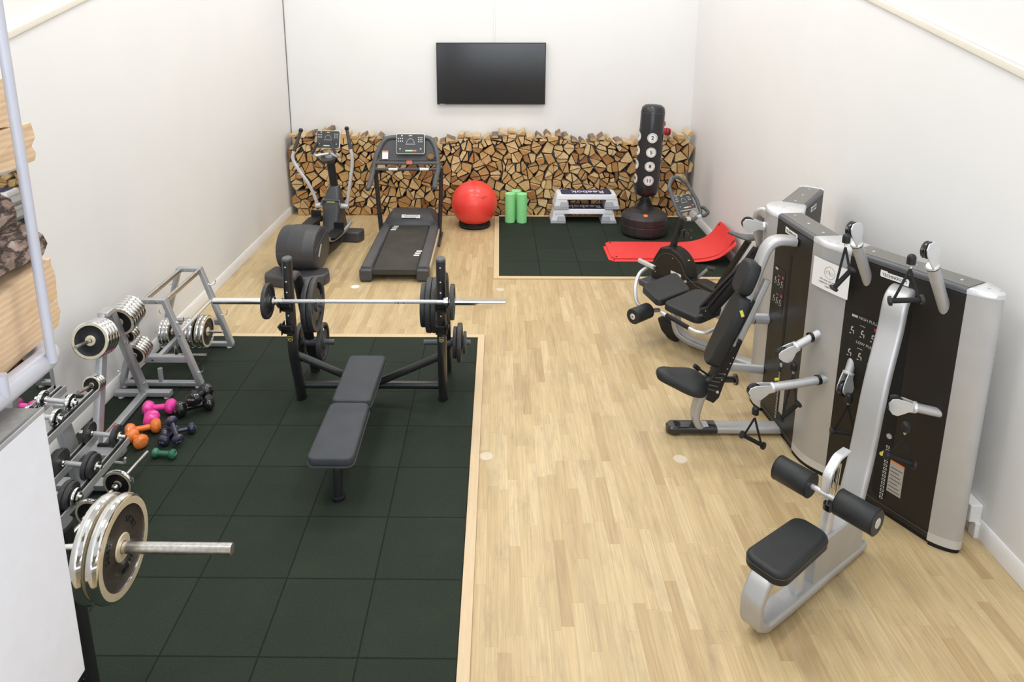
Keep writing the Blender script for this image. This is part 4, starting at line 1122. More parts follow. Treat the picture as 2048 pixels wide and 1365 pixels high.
# paper notice on the middle column
pn = thing('paper_notice', 'white paper notice with a printed circle emblem taped to the silver column', 'notice', (2.17, 4.43, 1.45))
Np = V((-.93,-.36,0)).normalized(); Xp = Zv.cross(Np); Op = V((2.195,4.405,1.455))+Np*.020
pth = []
m = M(); vs = []; fs = []
pl_, pr_ = Xp*-.155, Xp*.155
for k in range(9):
    t = -1+2*k/8; base = Op+Xp*.15*t+Np*(.008-.03*t*t*.3)
    for zz in (.10, -.10): vs += [base+Zv*(zz-.012*0), base+Zv*zz+Np*.0008]
for k in range(8):
    o_ = k*4
    fs += [(o_,o_+4,o_+6,o_+2),(o_+1,o_+3,o_+7,o_+5),(o_,o_+1,o_+5,o_+4),(o_+2,o_+6,o_+7,o_+3)]
m.add(vs, fs); sh = obj('paper_sheet', m, 'paper', pn)
m = M(); Oe = Op+Np*.0095+Zv*.028
ring_ = [Oe+Xp*.042*math.cos(2*PI*k/32)+Zv*.042*math.sin(2*PI*k/32) for k in range(32)]
m.tube(ring_, .0009, 6, closed=True)
for cx, cz_ in ((-.016,.002),(.017,-.004)):
    m.tube([Oe+Xp*(cx+.013*math.cos(2*PI*k/16))+Zv*(cz_+.009*math.sin(2*PI*k/16)) for k in range(16)], .0007, 6, closed=True)
m.tube([Oe+Xp*-.004+Zv*.02, Oe+Xp*.004+Zv*-.02], .0007, 6)
for k, s_ in enumerate(('We clean and sanitise', 'equipment and benches', 'regularly')):
    text_m(m, s_, .017, Op+Np*.0092+Zv*(-.030-.020*k), Xp, Zv, .0006)
obj('printed_emblem_and_text', m, mat('ink_grey', (.16,.10,.10), .6), sh)

# pulley arms
def pulley_head(parent, O, d, up, L=.20, flip=1, one=None):
    """streamlined silver cheek plates round a black wheel; O end of tube, d along the arm"""
    d = V(d).normalized(); s = d.cross(V(up)).normalized(); u = s.cross(d).normalized()
    prof = [(-.030,0),(.030,0),(.034,.03),(.056,.06),(.078,.095),(.074,.13),(.046,.16),(.0,.178),(-.034,.160),(-.044,.125),(-.040,.06)]
    if one is None: u_ = s.cross(d); flip = -1 if u_.z > 0 else 1
    prof = [(a*.9*flip, b_*L/.2) for a, b_ in prof]
    m = M(); m.lathe([(.036,-.012),(.036,.0),(.030,.01)], O, d, n=24)
    if one is not None and s.dot(V(one)) < 0: s = -s
    for k in ((.016,) if one is not None else (-.024, .018)): m.prism(prof, O+s*k, u, d, 0, -.007) if False else m.loft([[O+s*k+u*a+d*b_ for a, b_ in prof], [O+s*(k+.008)+u*a*.96+d*b_ for a, b_ in prof]])
    h_ = obj('pulley_cheek', m, 'silver_light', parent, bev=.003)
    Cw = O+d*.128*L/.2; m = M(); m.lathe([(.01,-.013),(.048,-.013),(.050,-.009),(.043,-.002),(.043,.002),(.050,.009),(.048,.013),(.01,.013),(.01,-.013)], Cw, s, n=28, caps=False)
    m.cyl(Cw-s*.016, Cw+s*.016, .011)
    obj('pulley_wheel', m, 'gloss_black', parent); return Cw
def arm(base, d, L, hl=.17, r=.033, flip=1, up=(0,0,1), one=None):
    base, d = V(base), V(d).normalized()
    m = M(); m.tube([base-d*.10, base+d*L], r, 22); a_ = obj('pulley_arm', m, 'silver', mg)
    m = M(); nrm_ = N1; m.lathe([(r+.001,-.0),(r+.004,.0),(r+.004,.006),(r+.001,.006),(r+.001,0)], base+d*(L-.012), d, n=24, caps=False)
    obj('arm_joint', m, 'gloss_black', a_)
    return a_, pulley_head(a_, base+d*(L-.005), d, up, hl, flip, one)
def cable_handle(top, mid, d, L, label, strap=.20, w=.13):
    """black hand grip on a triangular webbing loop; top = carabiner, mid = centre of the grip, d = grip direction"""
    top, mid, d = V(top), V(mid), V(d).normalized()
    t = thing('cable_handle', label, 'cable handle', top, group=None)
    e0, e1_ = mid-d*w/2, mid+d*w/2
    m = M(); m.sweep([top+Zv*.035, top+Zv*.0], circ(.023,16), None); m.ball(top+Zv*.035, .023); st = obj('cable_stopper', m, 'plastic_black', t)
    m = M(); m.tube([top+Zv*.005+V((.006*math.cos(2*PI*k/14),0,-.014+.016*math.sin(2*PI*k/14))) for k in range(14)], .0028, 8, closed=True); obj('snap_ring', m, 'chrome', t)
    m = M()
    j = top-Zv*.03
    for e_ in (e0+d*.012, e1_-d*.012):
        m.sweep([j, (j*.5+e_*.5), e_], rrect(.015,.0025,.001), d.cross(Zv) if abs(d.z) < .9 else (1,0,0))
    obj('webbing_strap', m, 'rubber', t)
    m = M(); m.tube([e0, e1_], .0145, 16); g = obj('grip', m, 'foam', t)
    m = M()
    for e_, s_ in ((e0,-1),(e1_,1)): m.lathe([(.0,-.006),(.026,-.006),(.028,0),(.026,.010),(.014,.014)], e_, d*s_, n=20)
    obj('grip_flanges', m, 'plastic_black', t)
    m = M(); m.lathe([(0,.0),(.006,.0),(.006,.002),(0,.002)], e0-d*.0065-d*.001, -d, n=12); obj('flange_screw', m, 'steel', g)
    return t
# two high arms on the near tower
N1v = V(N1); up_d = (N1v*.50+Zv*.87).normalized()
dark = [arm((2.335,4.238,1.485)[:2]+(1.50,), (-.19,-.10,.37), .31, .19, flip=-1, up=N1, one=e1), arm((2.559,3.819,1.51), (-.235,-.125,.42), .33, .20, flip=-1, up=N1, one=e1)]
for a_, w_ in dark: pass
m = M()
for pos in ((2.335,4.238,1.49),(2.559,3.819,1.505)):
    O = V(pos)+N1v*.001; m.prism([(.045*math.cos(2*PI*k/24), .062*math.sin(2*PI*k/24)) for k in range(24)], O, X1, Zv, 0, .002)
obj('arm_openings', m, 'gloss_black', body1)
# low and side arms
la1 = arm((2.60,3.765,.86), (-.80,.10,.14), .16, .17, .028, up=(0,0,1), flip=-1)
la2 = arm((2.31,4.26,.905), (-.36,-.34,-.87), .07, .16, .027, up=N1, flip=1)
la3 = arm((2.135,4.47,.99), (-.8,-.05,-.50), .13, .16, .028, up=(0,0,1), flip=-1)
la4 = arm((2.185,4.40,.71), (-.93,-.02,-.16), .33, .19, .030, up=(0,0,1), flip=-1)
la5 = arm((2.11,5.32,1.50), (-.60,.10,.10), .05, .18, .030, up=(0,0,1), flip=-1)
m = M()
for O, nn_ in (((2.135,4.47,.99),(-.93,-.2,0)), ((2.185,4.40,.71),(-.93,-.2,0))):
    m.lathe([(.030,-.01),(.0345,-.01),(.0345,.012),(.030,.012),(.030,-.01)], V(O)+V(nn_)*.012, nn_, n=24, caps=False)
obj('arm_collars', m, 'gloss_black', mg)

# lat pull-down beam, floor beam, seat and thigh rollers
pts = [(2.46,4.045,1.515),(2.40,3.985,1.52),(2.35,3.935,1.475),(2.325,3.911,1.31),(2.26,3.848,1.09),(2.222,3.811,.913),(2.172,3.763,.583),(2.10,3.69,.329),(2.06,3.655,.14),(2.05,3.645,.05)]
m = M(); m.sweep(smooth_path(pts,5), rrect(.135,.07,.022,4), (.60,.80,.0)) if False else None
def flat_beam(path, w_, t_, side, r=.02):
    """rounded flat bar: width along 'side'"""
    side = V(side).normalized(); rings = []; n = len(path)
    sec = rrect(w_, t_, r, 4)
    for i, p in enumerate(path):
        d = (path[min(i+1,n-1)]-path[max(i-1,0)]).normalized(); sd = (side-d*side.dot(d)).normalized(); u = d.cross(sd)
        rings.append([p+sd*a+u*b_ for a, b_ in sec])
    m = M(); m.loft(rings); return m
obj('lat_beam', flat_beam(smooth_path(pts,6), .14, .06, (.55,-.83,0)), 'silver', mg)
D = V((.8,.6,0)); S0 = V((1.53,3.21,0)); Sd = V((.6,-.8,0))
def SP(v, z, s=0): return S0+D*v+Zv*z+Sd*s
path = [SP(.80,.045), SP(.0,.045), SP(-.20,.055), SP(-.285,.11), SP(-.29,.24), SP(-.23,.345), SP(-.10,.36)]
obj('floor_beam', flat_beam(fillet(path, .07, 5), .12, .055, Sd), 'silver', mg)
m = M(); 
m.prism(rrect(.07,.05,.012), SP(-.02,.36), D, Sd, 0, .0) if False else None
m.loft([[SP(.13+a, .06, b_) for a, b_ in rrect(.075,.055,.015)], [SP(.13+a, .37, b_) for a, b_ in rrect(.075,.055,.015)]]); obj('seat_post', m, 'silver_light', mg)
m = M()
def skew(v0, v1, w0, w1, z0, z1):
    m.loft([[SP(v0,z0,-w0),SP(v1,z0,-w1),SP(v1,z0,w1),SP(v0,z0,w0)], [SP(v0,z1,-w0),SP(v1,z1,-w1),SP(v1,z1,w1),SP(v0,z1,w0)]])
skew(.24,.74,.045,.055,.055,.33)
obj('knee_box', m, 'silver', mg, bev=.012, seg=3)
m = M(); m.loft([[SP(.38+a, .33, b_) for a, b_ in rrect(.07,.06,.02)], [SP(.40+a, .47, b_) for a, b_ in rrect(.06,.055,.02)]]); kp = obj('roller_post', m, 'silver_light', mg)
m = M(); m.sweep([SP(.40,.455), SP(.40,.50)], rrect(.075,.055,.02), Sd); obj('post_cap', m, 'gloss_black', kp, bev=.005)
m = M()
for s_ in (-.014, .014): m.tube([SP(.41,.47,s_), SP(.43,.74,s_)], .009, 12)
obj('guide_rods', m, 'chrome', kp)
m = M(); ap = fillet([SP(.33,.56), SP(.33,.70), SP(.42,.775), SP(.52,.775)], .08, 6); m2 = flat_beam(ap, .05, .022, Sd, .008); obj('roller_arch', m2, 'silver_light', mg)
m = M(); m.tube([SP(.33,.585,-.13), SP(.33,.585,.13)], .016, 16); ra = obj('roller_axle', m, 'silver_light', mg)
for s_ in (-1, 1):
    m = M(); a0, a1 = SP(.33,.585,s_*.075), SP(.33,.585,s_*.285); dd = (a1-a0).normalized()
    m.lathe([(.0,0),(.068,0),(.073,.006),(.073,.204),(.068,.21),(0,.21)], a0, dd, n=40); ro = obj('thigh_roller', m, 'leather', mg, ang=50)
    m = M(); m.lathe([(.0735,.003),(.0745,.005),(.0735,.007),(.0735,.003)], a0, dd, n=40, caps=False); m.lathe([(.0735,.203),(.0745,.205),(.0735,.207),(.0735,.203)], a0, dd, n=40, caps=False); obj('roller_piping', m, 'rubber', ro)
    m = M(); m.lathe([(.0,.212),(.028,.212),(.030,.208)], a0, dd, n=28); obj('roller_end_cap', m, 'silver_light', ro)
poly = []
base = [(-.245,-.115),(.235,-.085),(.235,.115),(-.245,.115)]
m = M(); m.pad(rcorner([(-.25,-.12),(.25,-.105),(.25,.105),(-.25,.12)], .07), SP(.01,.355), D, Zv.cross(D), .075, .028); st = obj('lat_seat', m, 'leather', mg)
m = M(); ps = [SP(.01,.355)+D*a*1.003+Zv.cross(D)*b_*1.003+Zv*.045 for a, b_ in rcorner([(-.25,-.12),(.25,-.105),(.25,.105),(-.25,.12)], .07)]; m.tube(ps, .0016, 6, closed=True); obj('seat_piping', m, 'plastic_grey', st)

# shoulder press station in front of the left tower
Yp = 4.86
def Q(x, z, y=0): return V((x, Yp+y, z))
path = [Q(2.16,.045), Q(1.60,.045), Q(1.535,.06), Q(1.50,.14), Q(1.515,.26), Q(1.545,.36)]
obj('press_floor_beam', flat_beam(smooth_path(path,5), .115, .055, (0,1,0)), 'silver', mg)
m = M(); m.sweep([Q(1.345,.045), Q(1.66,.045)], rrect(.125,.055,.022), (0,0,1)); m.lathe([(0,.018),(.062,.018),(.062,.06),(.05,.0725),(0,.0725)], (1.345,Yp,0), n=32); m.cyl((1.38,Yp,0),(1.38,Yp,.02),.025); m.cyl((1.62,Yp,0),(1.62,Yp,.02),.025)
obj('floor_foot', m, 'gloss_black', mg)
m = M(); m.prism([(1.50,.33),(1.62,.27),(1.66,.32),(1.69,.44),(1.80,.78),(1.76,.80),(1.58,.47),(1.50,.45)], (0,Yp,0), (1,0,0), (0,0,1), -.045, .045); br = obj('seat_bracket', m, 'plastic_black', mg, bev=.01)
m = M()
for k in range(5):
    m.sweep([Q(1.555+.018*k,.40+.03*k,-.047), Q(1.62+.018*k,.38+.035*k,-.047)], rrect(.008,.006,.002), (0,1,0))
obj('bracket_ribs', m, 'plastic_grey', br)
m = M()
for k in range(5): m.cyl(Q(1.665+.018*k,.47+.045*k,-.046), Q(1.665+.018*k,.47+.045*k,-.049), .005, n=10)
m.cyl(Q(1.64,.37,-.045), Q(1.64,.37,-.05), .011)
obj('bracket_bolts', m, 'silver_light', br)
m = M(); m.cyl(Q(1.51,.52,.02), Q(1.475,.55,.02), .018); m.tube([Q(1.50,.53,.02), Q(1.60,.46,.02)], .008, 10); obj('seat_lever', m, 'plastic_black', br)
# saddle-shaped seat
m = M(); rings = []
for x, w_, zt, zb in ((1.185,.02,.515,.495),(1.20,.060,.535,.475),(1.25,.085,.540,.455),(1.32,.110,.520,.425),(1.39,.155,.505,.40),(1.46,.175,.495,.385),(1.52,.155,.485,.375),(1.56,.08,.465,.375),(1.57,.02,.44,.39)):
    r = []
    for k in range(20):
        a = 2*PI*k/20; c_, s_ = math.cos(a), math.sin(a)
        sgn = lambda q: (1 if q > 0 else -1)*abs(q)**.6
        r.append(Q(x, (zt+zb)/2+(zt-zb)/2*sgn(s_)-.03*abs(c_)**2, w_*sgn(c_)))
    rings.append(r)
m.loft(rings); ss = obj('press_seat', m, 'leather', mg, ang=80, sub=1)
# reclined back pad and head pad
def slab(x0, z0, x1, z1, w0, w1, th, name, r=.026):
    p0, p1 = Q(x0, z0), Q(x1, z1); d = (p1-p0); L = d.length; d.normalize(); Y = V((0,1,0)); N = Y.cross(d)   # N points away from sitter?
    if N.x > 0: N = -N; Xs = Y
    poly = rcorner([(-w0/2,0),(w0/2,0),(w1/2,L*.62),(w1/2*.75,L),(-w1/2*.75,L),(-w1/2,L*.62)], .09)
    X = Y if Y.cross(d).dot(N) > 0 else -Y
    m = M(); m.pad(poly, p0, X, d, th, r); return obj(name, m, 'leather', mg), p0, d, N, X, L
bpad, p0, d_, N_, X_, L_ = slab(1.615,.56,1.835,1.13,.17,.23,.085,'press_back_pad')
m = M(); m.loft([[p0+X_*a+d_*t-N_*.02+N_*b_ for a, b_ in rrect(.12,.03,.01)] for t in (-.05, L_*.97)]); obj('back_plate', m, 'plastic_black', bpad)
m = M(); m.box(p0+d_*(L_*.80)+X_*0+N_*.0+V((.0,-.112,.0))+N_*.045, (.022,.006,.05), (0,-.35,0)); obj('yellow_tag', m, 'logo_yellow', bpad)
hpad, p0, d_, N_, X_, L_ = slab(1.80,1.13,1.885,1.38,.20,.20,.095,'press_head_pad', .028)
m = M(); m.sweep([Q(1.66,.42), Q(1.95,1.25)], rrect(.05,.05,.012), (0,1,0)); obj('back_support', m, 'silver', mg)
# broad arch from the top of the tower down to the back support
path = [Q(2.12,1.545,0), Q(2.00,1.55,0), Q(1.93,1.50,0), Q(1.885,1.37,0), Q(1.84,1.2,0), Q(1.78,1.0,0), Q(1.72,.75,.0)]
obj('press_arch', flat_beam(smooth_path(path,6), .115, .06, (0,1,0)), 'silver', mg)
# straight links between the stations and the left column
m = M(); m.tube([(1.80,5.12,.83),(2.10,5.16,.80)], .042, 20); l1 = obj('link_tube', m, 'silver_light', mg)
m = M(); m.lathe([(.043,0),(.0435,.004),(.043,.008)], (1.98,5.145,.81), (1,.13,-.1), n=20, caps=False); obj('link_joint', m, 'gloss_black', l1)
m = M(); m.tube([(1.75,5.15,.40),(2.10,5.17,.36)], .036, 20); l2 = obj('lower_link_tube', m, 'silver_light', mg)
m = M(); m.tube([(1.66,5.02,.36),(1.84,5.04,.345)], .026, 16); m.cyl((1.84,5.04,.345),(1.86,5.04,.345),.045); obj('link_sleeve', m, 'gloss_black', l2)

# leg extension station beyond the left tower
D3 = V((.70,-.714,0)); S3 = V((.714,.70,0)); O3 = V((1.70,6.42,0))
def T(v, z, s=0): return O3+D3*v+Zv*z+S3*s
path = [T(.02,.44), T(.02,.30), T(.06,.12), T(.16,.06), T(.35,.045), T(.92,.045)]
obj('leg_station_beam', flat_beam(smooth_path(path,5), .11, .06, S3), 'silver', mg)
m = M(); m.loft([[T(-.04+a, b_, s_) for a, b_ in [(-.10,.155),(-.11,.185),(-.02,.19),(.05,.16),(.10,.09),(.13,.02),(.10,.0),(.02,.01),(-.06,.07)]] for s_ in (-.045,.045)]); obj('toe_guard', m, 'plastic_black', mg, bev=.012)
def zpad(cs, z, th, nm):
    c = [V((x, y)) for x, y in cs]; m = M(); m.pad(rcorner([tuple(q) for q in c], .075), (0,0,z), (1,0,0), (0,1,0), th, .022); return obj(nm, m, 'leather', mg)
zpad([(1.40,6.56),(1.49,6.17),(1.87,6.47),(1.835,6.93)], .435, .07, 'front_seat_pad')
zpad([(1.515,6.15),(1.76,5.80),(2.25,6.19),(1.93,6.50)], .435, .07, 'rear_seat_pad')
m = M(); m.sweep([T(.02,.41), T(.60,.41)], rrect(.09,.05,.015), (0,0,1)); obj('seat_rail', m, 'silver', mg)
m = M(); hp = fillet([(1.50,6.05,.44),(1.72,5.73,.41),(1.80,5.70,.41),(2.16,5.98,.43),(2.17,6.05,.49)], .06, 5); m.tube(hp, .017, 14); sb = obj('side_handle', m, 'silver_light', mg)
m = M(); m.tube([(1.53,6.007,.4375),(1.68,5.79,.4155)], .0205, 14); obj('side_handle_grip', m, 'foam', sb)
m = M(); m.ball((1.50,6.05,.44), .021); obj('side_handle_cap', m, 'silver', sb)
# swing lever and roller
m = M(); lp = [(1.50,6.78,.60),(1.42,6.74,.55),(1.36,6.62,.46),(1.36,6.50,.34),(1.44,6.45,.30)]
m.sweep(smooth_path(lp,4), rrect(.035,.03,.01), (0,0,1)); lv = obj('leg_lever', m, 'silver', mg)
m = M(); m.tube([(1.455,6.93,.62),(1.54,6.62,.66)], .024, 16); obj('lever_pivot_tube', m, 'silver_light', lv)
m = M(); m.tube([(1.545,6.60,.662),(1.55,6.585,.664)], .022, 16); obj('pivot_end', m, 'gloss_black', lv)
m = M(); ax3 = V((.75,.62,-.0)).normalized(); a0 = V((1.265,6.215,.325)); m.lathe([(0,0),(.070,0),(.075,.006),(.075,.224),(.07,.23),(0,.23)], a0, ax3, n=36); rl = obj('ankle_roller', m, 'leather', mg, ang=50)
m = M(); m.lathe([(0,-.003),(.026,-.003),(.030,.001)], a0, ax3, n=24); e_ = obj('roller_end_cap', m, 'silver_light', rl)
m = M(); m.lathe([(0,-.005),(.007,-.005),(.007,-.002)], a0, ax3, n=12); obj('cap_screw', m, 'gloss_black', e_)
m = M(); m.tube([tuple(a0+ax3*.22), (1.56,6.42,.30)], .02, 12); obj('roller_axle', m, 'silver', mg)
# reclined back rest of the leg station
m = M(); m.sweep([(2.02,6.02,.42),(2.30,6.02,1.10)], rrect(.05,.05,.012), (0,1,0)); obj('leg_station_back_support', m, 'steel', mg)
m = M(); m.sweep(smooth_path([(2.13,5.62,1.62),(2.10,5.70,1.60),(2.13,5.78,1.45),(2.20,5.83,1.25)]), rrect(.09,.05,.02), (0,1,0)); m.v = [q+V((0,-.2,-.04)) for q in m.v]; obj('leg_station_arch', m, 'silver', mg)
m = M(); m.sweep([(2.14,5.98,.62),(2.10,6.04,.52),(2.28,5.90,.48)], rrect(.09,.10,.02), (0,0,1)); obj('range_adjuster', m, 'silver_light', mg)
m = M(); m.cyl((2.16,5.72,.64),(2.24,5.66,.62),.035); m.cyl((2.2,5.70,.56),(2.25,5.66,.50),.02); obj('adjuster_knob', m, 'plastic_black', mg)

# strap bundle hanging over the leg station back rest
sb = thing('strap_bundle', 'bundle of long black webbing straps draped beside the machine head pad', 'straps', (1.95, 6.0, .5))
rg = random.Random(3)
top_, bot_ = V((2.13,5.62,1.16)), V((1.80,5.75,.60))
for k in range(14):
    o1 = V((rg.uniform(-.03,.03), rg.uniform(-.04,.04), rg.uniform(-.04,.04))); o2 = V((rg.uniform(-.05,.05), rg.uniform(-.05,.05), rg.uniform(-.03,.05)))
    t1 = top_+o1; b1_ = bot_+o2; md = (t1+b1_)/2+V((rg.uniform(-.05,.02), rg.uniform(-.02,.04), -.02+rg.uniform(-.04,.02)))
    m = M(); m.sweep(smooth_path([t1, md, b1_], 6), rrect(.05,.014,.004), None); obj('webbing_strap', m, 'rubber', sb)
m = M(); m.sweep(smooth_path([top_+V((.03,0,.05)), top_, (top_+bot_)/2+V((.02,-.03,0)), bot_+V((.01,-.02,-.02))]), circ(.05,12), None); obj('rolled_strap', m, 'foam', sb)
m = M(); m.sweep([bot_+V((-.01,-.02,.05)), bot_+V((.03,-.03,-.03))], circ(.055,16), None); obj('strap_cuff', m, 'foam', sb)
m = M(); m.box(bot_+V((0,-.07,.03)), (.05,.006,.012)); m.box((top_+bot_)/2+V((-.02,-.05,.03)), (.012,.006,.03)); obj('metal_buckle', m, 'chrome', sb)

# hanging handles
cable_handle((2.094,4.09,1.80), (2.084,4.06,1.579), (.54,-.1,.80), .13, 'black grip handle hanging in front of the white paper notice', w=.15)
cable_handle((2.226,3.64,1.835), (2.215,3.62,1.633), (.9,-.3,.18), .13, 'black grip handle hanging across the machine badge near the top', w=.15)
cable_handle((2.342,3.66,.81), (2.336,3.66,.621), (.9,-.2,-.25), .13, 'black grip handle hanging low beside the weight number slot', w=.15)
cable_handle((2.262,4.15,.70), (2.262,4.15,.471), (.97,-.2,-.02), .13, 'black grip handle partly behind the wide silver beam', w=.15)
cable_handle((2.012,4.42,.77), (1.986,4.36,.495), (.56,-.2,.80), .13, 'black grip handle hanging left of the silver column, upper one', w=.16)
cable_handle((1.763,4.38,.46), (1.75,4.35,.277), (.88,-.1,-.45), .13, 'black grip handle on the longest side arm, closest to the floor', w=.16)

# ---------------------------------------------------------------- exercise bike
bk = thing('exercise_bike', 'dark grey upright exercise bike with a loop handlebar near the red mats', 'exercise bike', (2.1, 7.5, 0))
D4 = V((.56,-.83,0)).normalized(); S4 = V((-D4.y, D4.x, 0)); O4 = V((1.98,7.72,0))      # v runs from the front to the rear
def B(v, z, s=0): return O4+D4*v+Zv*z+S4*s
def bike_prism(poly, w_, nm, mt, bev=.02, parent=None, s0=0):
    m = M(); m.loft([[B(v, z, s0-w_/2) for v, z in poly], [B(v, z, s0+w_/2) for v, z in poly]]); return obj(nm, m, mt, parent or bk, bev=bev, seg=3)
poly = [(-.22,.08),(-.20,.30),(-.10,.47),(.02,.50),(.06,.50)]
for k in range(9):
    a = PI*.42-PI*.42*k/8; poly.append((.06+.27*math.sin(PI/2*k/8), .17+.33*math.cos(PI/2*k/8*.95)))
poly += [(.45,.24),(.95,.20),(1.05,.12),(1.05,.06),(-.20,.06)]
hs = bike_prism(poly, .17, 'bike_housing', 'brown_black', .02)
m = M(); m.sweep([B(-.17,.30,-.088)]+[B(.06+.24*math.cos(a), .17+.27*math.sin(a), -.088) for a in [PI*(1-k/12)*.92+.1 for k in range(12)]]+[B(.45,.19,-.088), B(.9,.16,-.088)], rrect(.005,.005,.001), None); obj('housing_crease', m, 'plastic_grey', hs)
m = M(); m.box(B(.235,.42,0), (.06,.03,.003), (.0,.55,-.98)); obj('yellow_logo', m, 'logo_yellow', hs)
m = M(); m.prism([(-.075,-.014),(.04,-.014),(.075,-.02),(.075,.010),(-.04,.016),(-.075,.016)], B(.16,.235,-.0885), D4, Zv, -.0, .003) if False else m.loft([[B(.16+a, .235+b_, -.0865) for a, b_ in ((-.075,-.014),(.04,-.014),(.075,-.02),(.075,.010),(-.04,.016),(-.075,.016))], [B(.16+a, .235+b_, -.090) for a, b_ in ((-.075,-.014),(.04,-.014),(.075,-.02),(.075,.010),(-.04,.016),(-.075,.016))]])
obj('side_badge', m, 'logo_white', hs)
m = M(); m.cyl(B(-.15,.16,-.086), B(-.15,.16,-.089), .006, n=10); m.cyl(B(.10,.40,-.086), B(.10,.40,-.089), .006, n=10); obj('housing_screws', m, 'silver_light', hs)
m = M(); m.box(B(-.18,.035), (.16,.50,.07), (0,0,math.atan2(D4.y,D4.x))); obj('front_foot', m, 'plastic_dark', bk, bev=.02)
m = M(); rp = [B(1.02,.12,s) for s in (0,)]
m.loft([[B(1.05+a, .0, b_) for a, b_ in rrect(.16,.50,.07)], [B(1.03+a, .09, b_) for a, b_ in rrect(.13,.46,.06)], [B(1.0+a, .13, b_) for a, b_ in rrect(.10,.24,.045)]]); obj('rear_foot', m, 'plastic_dark', bk, bev=.01)
m = M(); m.sweep([V((1.985,7.74,.44)), V((2.045,7.75,.65)), V((2.115,7.78,.90))], rrect(.055,.08,.02), S4); cl = obj('handlebar_column', m, 'brown_black', bk)
m = M(); m.sweep([V((2.10,7.774,.845)), V((2.115,7.78,.90))], rrect(.058,.083,.02), S4); obj('column_collar', m, 'tan', cl)
# console head and loop handlebar
Hc = V((2.10,7.76,1.01)); Xc = S4*-1; 
Xc = V((.86,.50,0)).normalized(); Zc = V((.36,-.62,.70)).normalized(); Xc = (Xc-Zc*Xc.dot(Zc)).normalized(); Yc = Zc.cross(Xc)
console(bk, basis(Xc, Yc, Zc, Hc), .27, .20, 5)
def K(x, y, z): return Hc+Xc*x+Yc*y+Zc*z
m = M(); lp = fillet([K(-.02,-.22,-.02),K(-.15,-.17,-.0),K(-.17,-.02,.02),K(-.14,.20,.04),K(-.05,.30,.05),K(.05,.30,.05),K(.14,.20,.04),K(.17,-.02,.02),K(.15,-.17,0),K(.02,-.22,-.02)], .06, 6)
m.tube(lp, .021, 14, closed=True); hb = obj('loop_handlebar', m, 'plastic_grey', bk)
for s_ in (-1, 1):
    m = M(); m.tube(fillet([K(s_*.155,-.10,.01),K(s_*.20,-.12,.03),K(s_*.21,-.20,.05),K(s_*.15,-.22,.03),K(s_*.10,-.20,.0)], .03, 5), .019, 12); obj('side_grip', m, 'plastic_dark', hb)
    m = M(); m.tube([K(s_*.055,-.215,.004),K(s_*.115,-.205,.004)], .0235, 14); obj('pulse_sensor', m, 'silver_light', hb)
m = M(); m.loft([[K(a, b_, -.035) for a, b_ in rrect(.24,.20,.04)], [K(a*.6, b_*.6-.03, -.11) for a, b_ in rrect(.24,.20,.04)]]); obj('console_back', m, 'plastic_dark', bk, bev=.01)
m = M(); Ob = V((2.15,7.70,.60)); m.lathe([(.030,0),(.045,0),(.045,.014),(.030,.014),(.030,0)], Ob, (0,.2,1), n=24, caps=False); m.lathe([(.030,.085),(.045,.085),(.045,.10),(.030,.10),(.030,.085)], Ob, (0,.2,1), n=24, caps=False)
m.box(Ob+V((-.045,.01,.05)), (.012,.03,.10)); m.sweep([V((2.06,7.75,.69)), Ob+V((0,0,.05))], rrect(.03,.02,.005), (0,0,1)); obj('bottle_cage', m, 'gloss_black', bk)
# saddle on its post
m = M(); m.sweep([B(.66,.20), V((2.53,6.86,.86))], rrect(.06,.05,.015), S4); obj('seat_post', m, 'plastic_black', bk)
m = M(); rings = []
for v, w_, z, t_ in ((.44,.018,.91,.03),(.48,.026,.915,.04),(.56,.034,.91,.045),(.64,.06,.915,.05),(.70,.10,.93,.055),(.75,.11,.935,.05),(.78,.08,.93,.03)):
    rings.append([V((.13,-.37,0))+B(v, z+t_/2*math.sin(2*PI*k/18), w_*math.cos(2*PI*k/18)) for k in range(18)])
m.loft(rings); obj('saddle', m, 'plastic_grey', bk, ang=80, sub=1)
for s_, v_, z_ in ((-1,.22,.10),(1,.42,.30)):
    m = M(); m.sweep([B(.32,.20,s_*.09), B(v_,z_+.03,s_*.12)], rrect(.03,.02,.006), S4); cr = obj('crank_arm', m, 'steel', bk)
    m = M(); m.box(B(v_,z_+.03,s_*.17), (.09,.09,.025), (0,0,.98)); obj('pedal', m, 'plastic_black', cr, bev=.006)
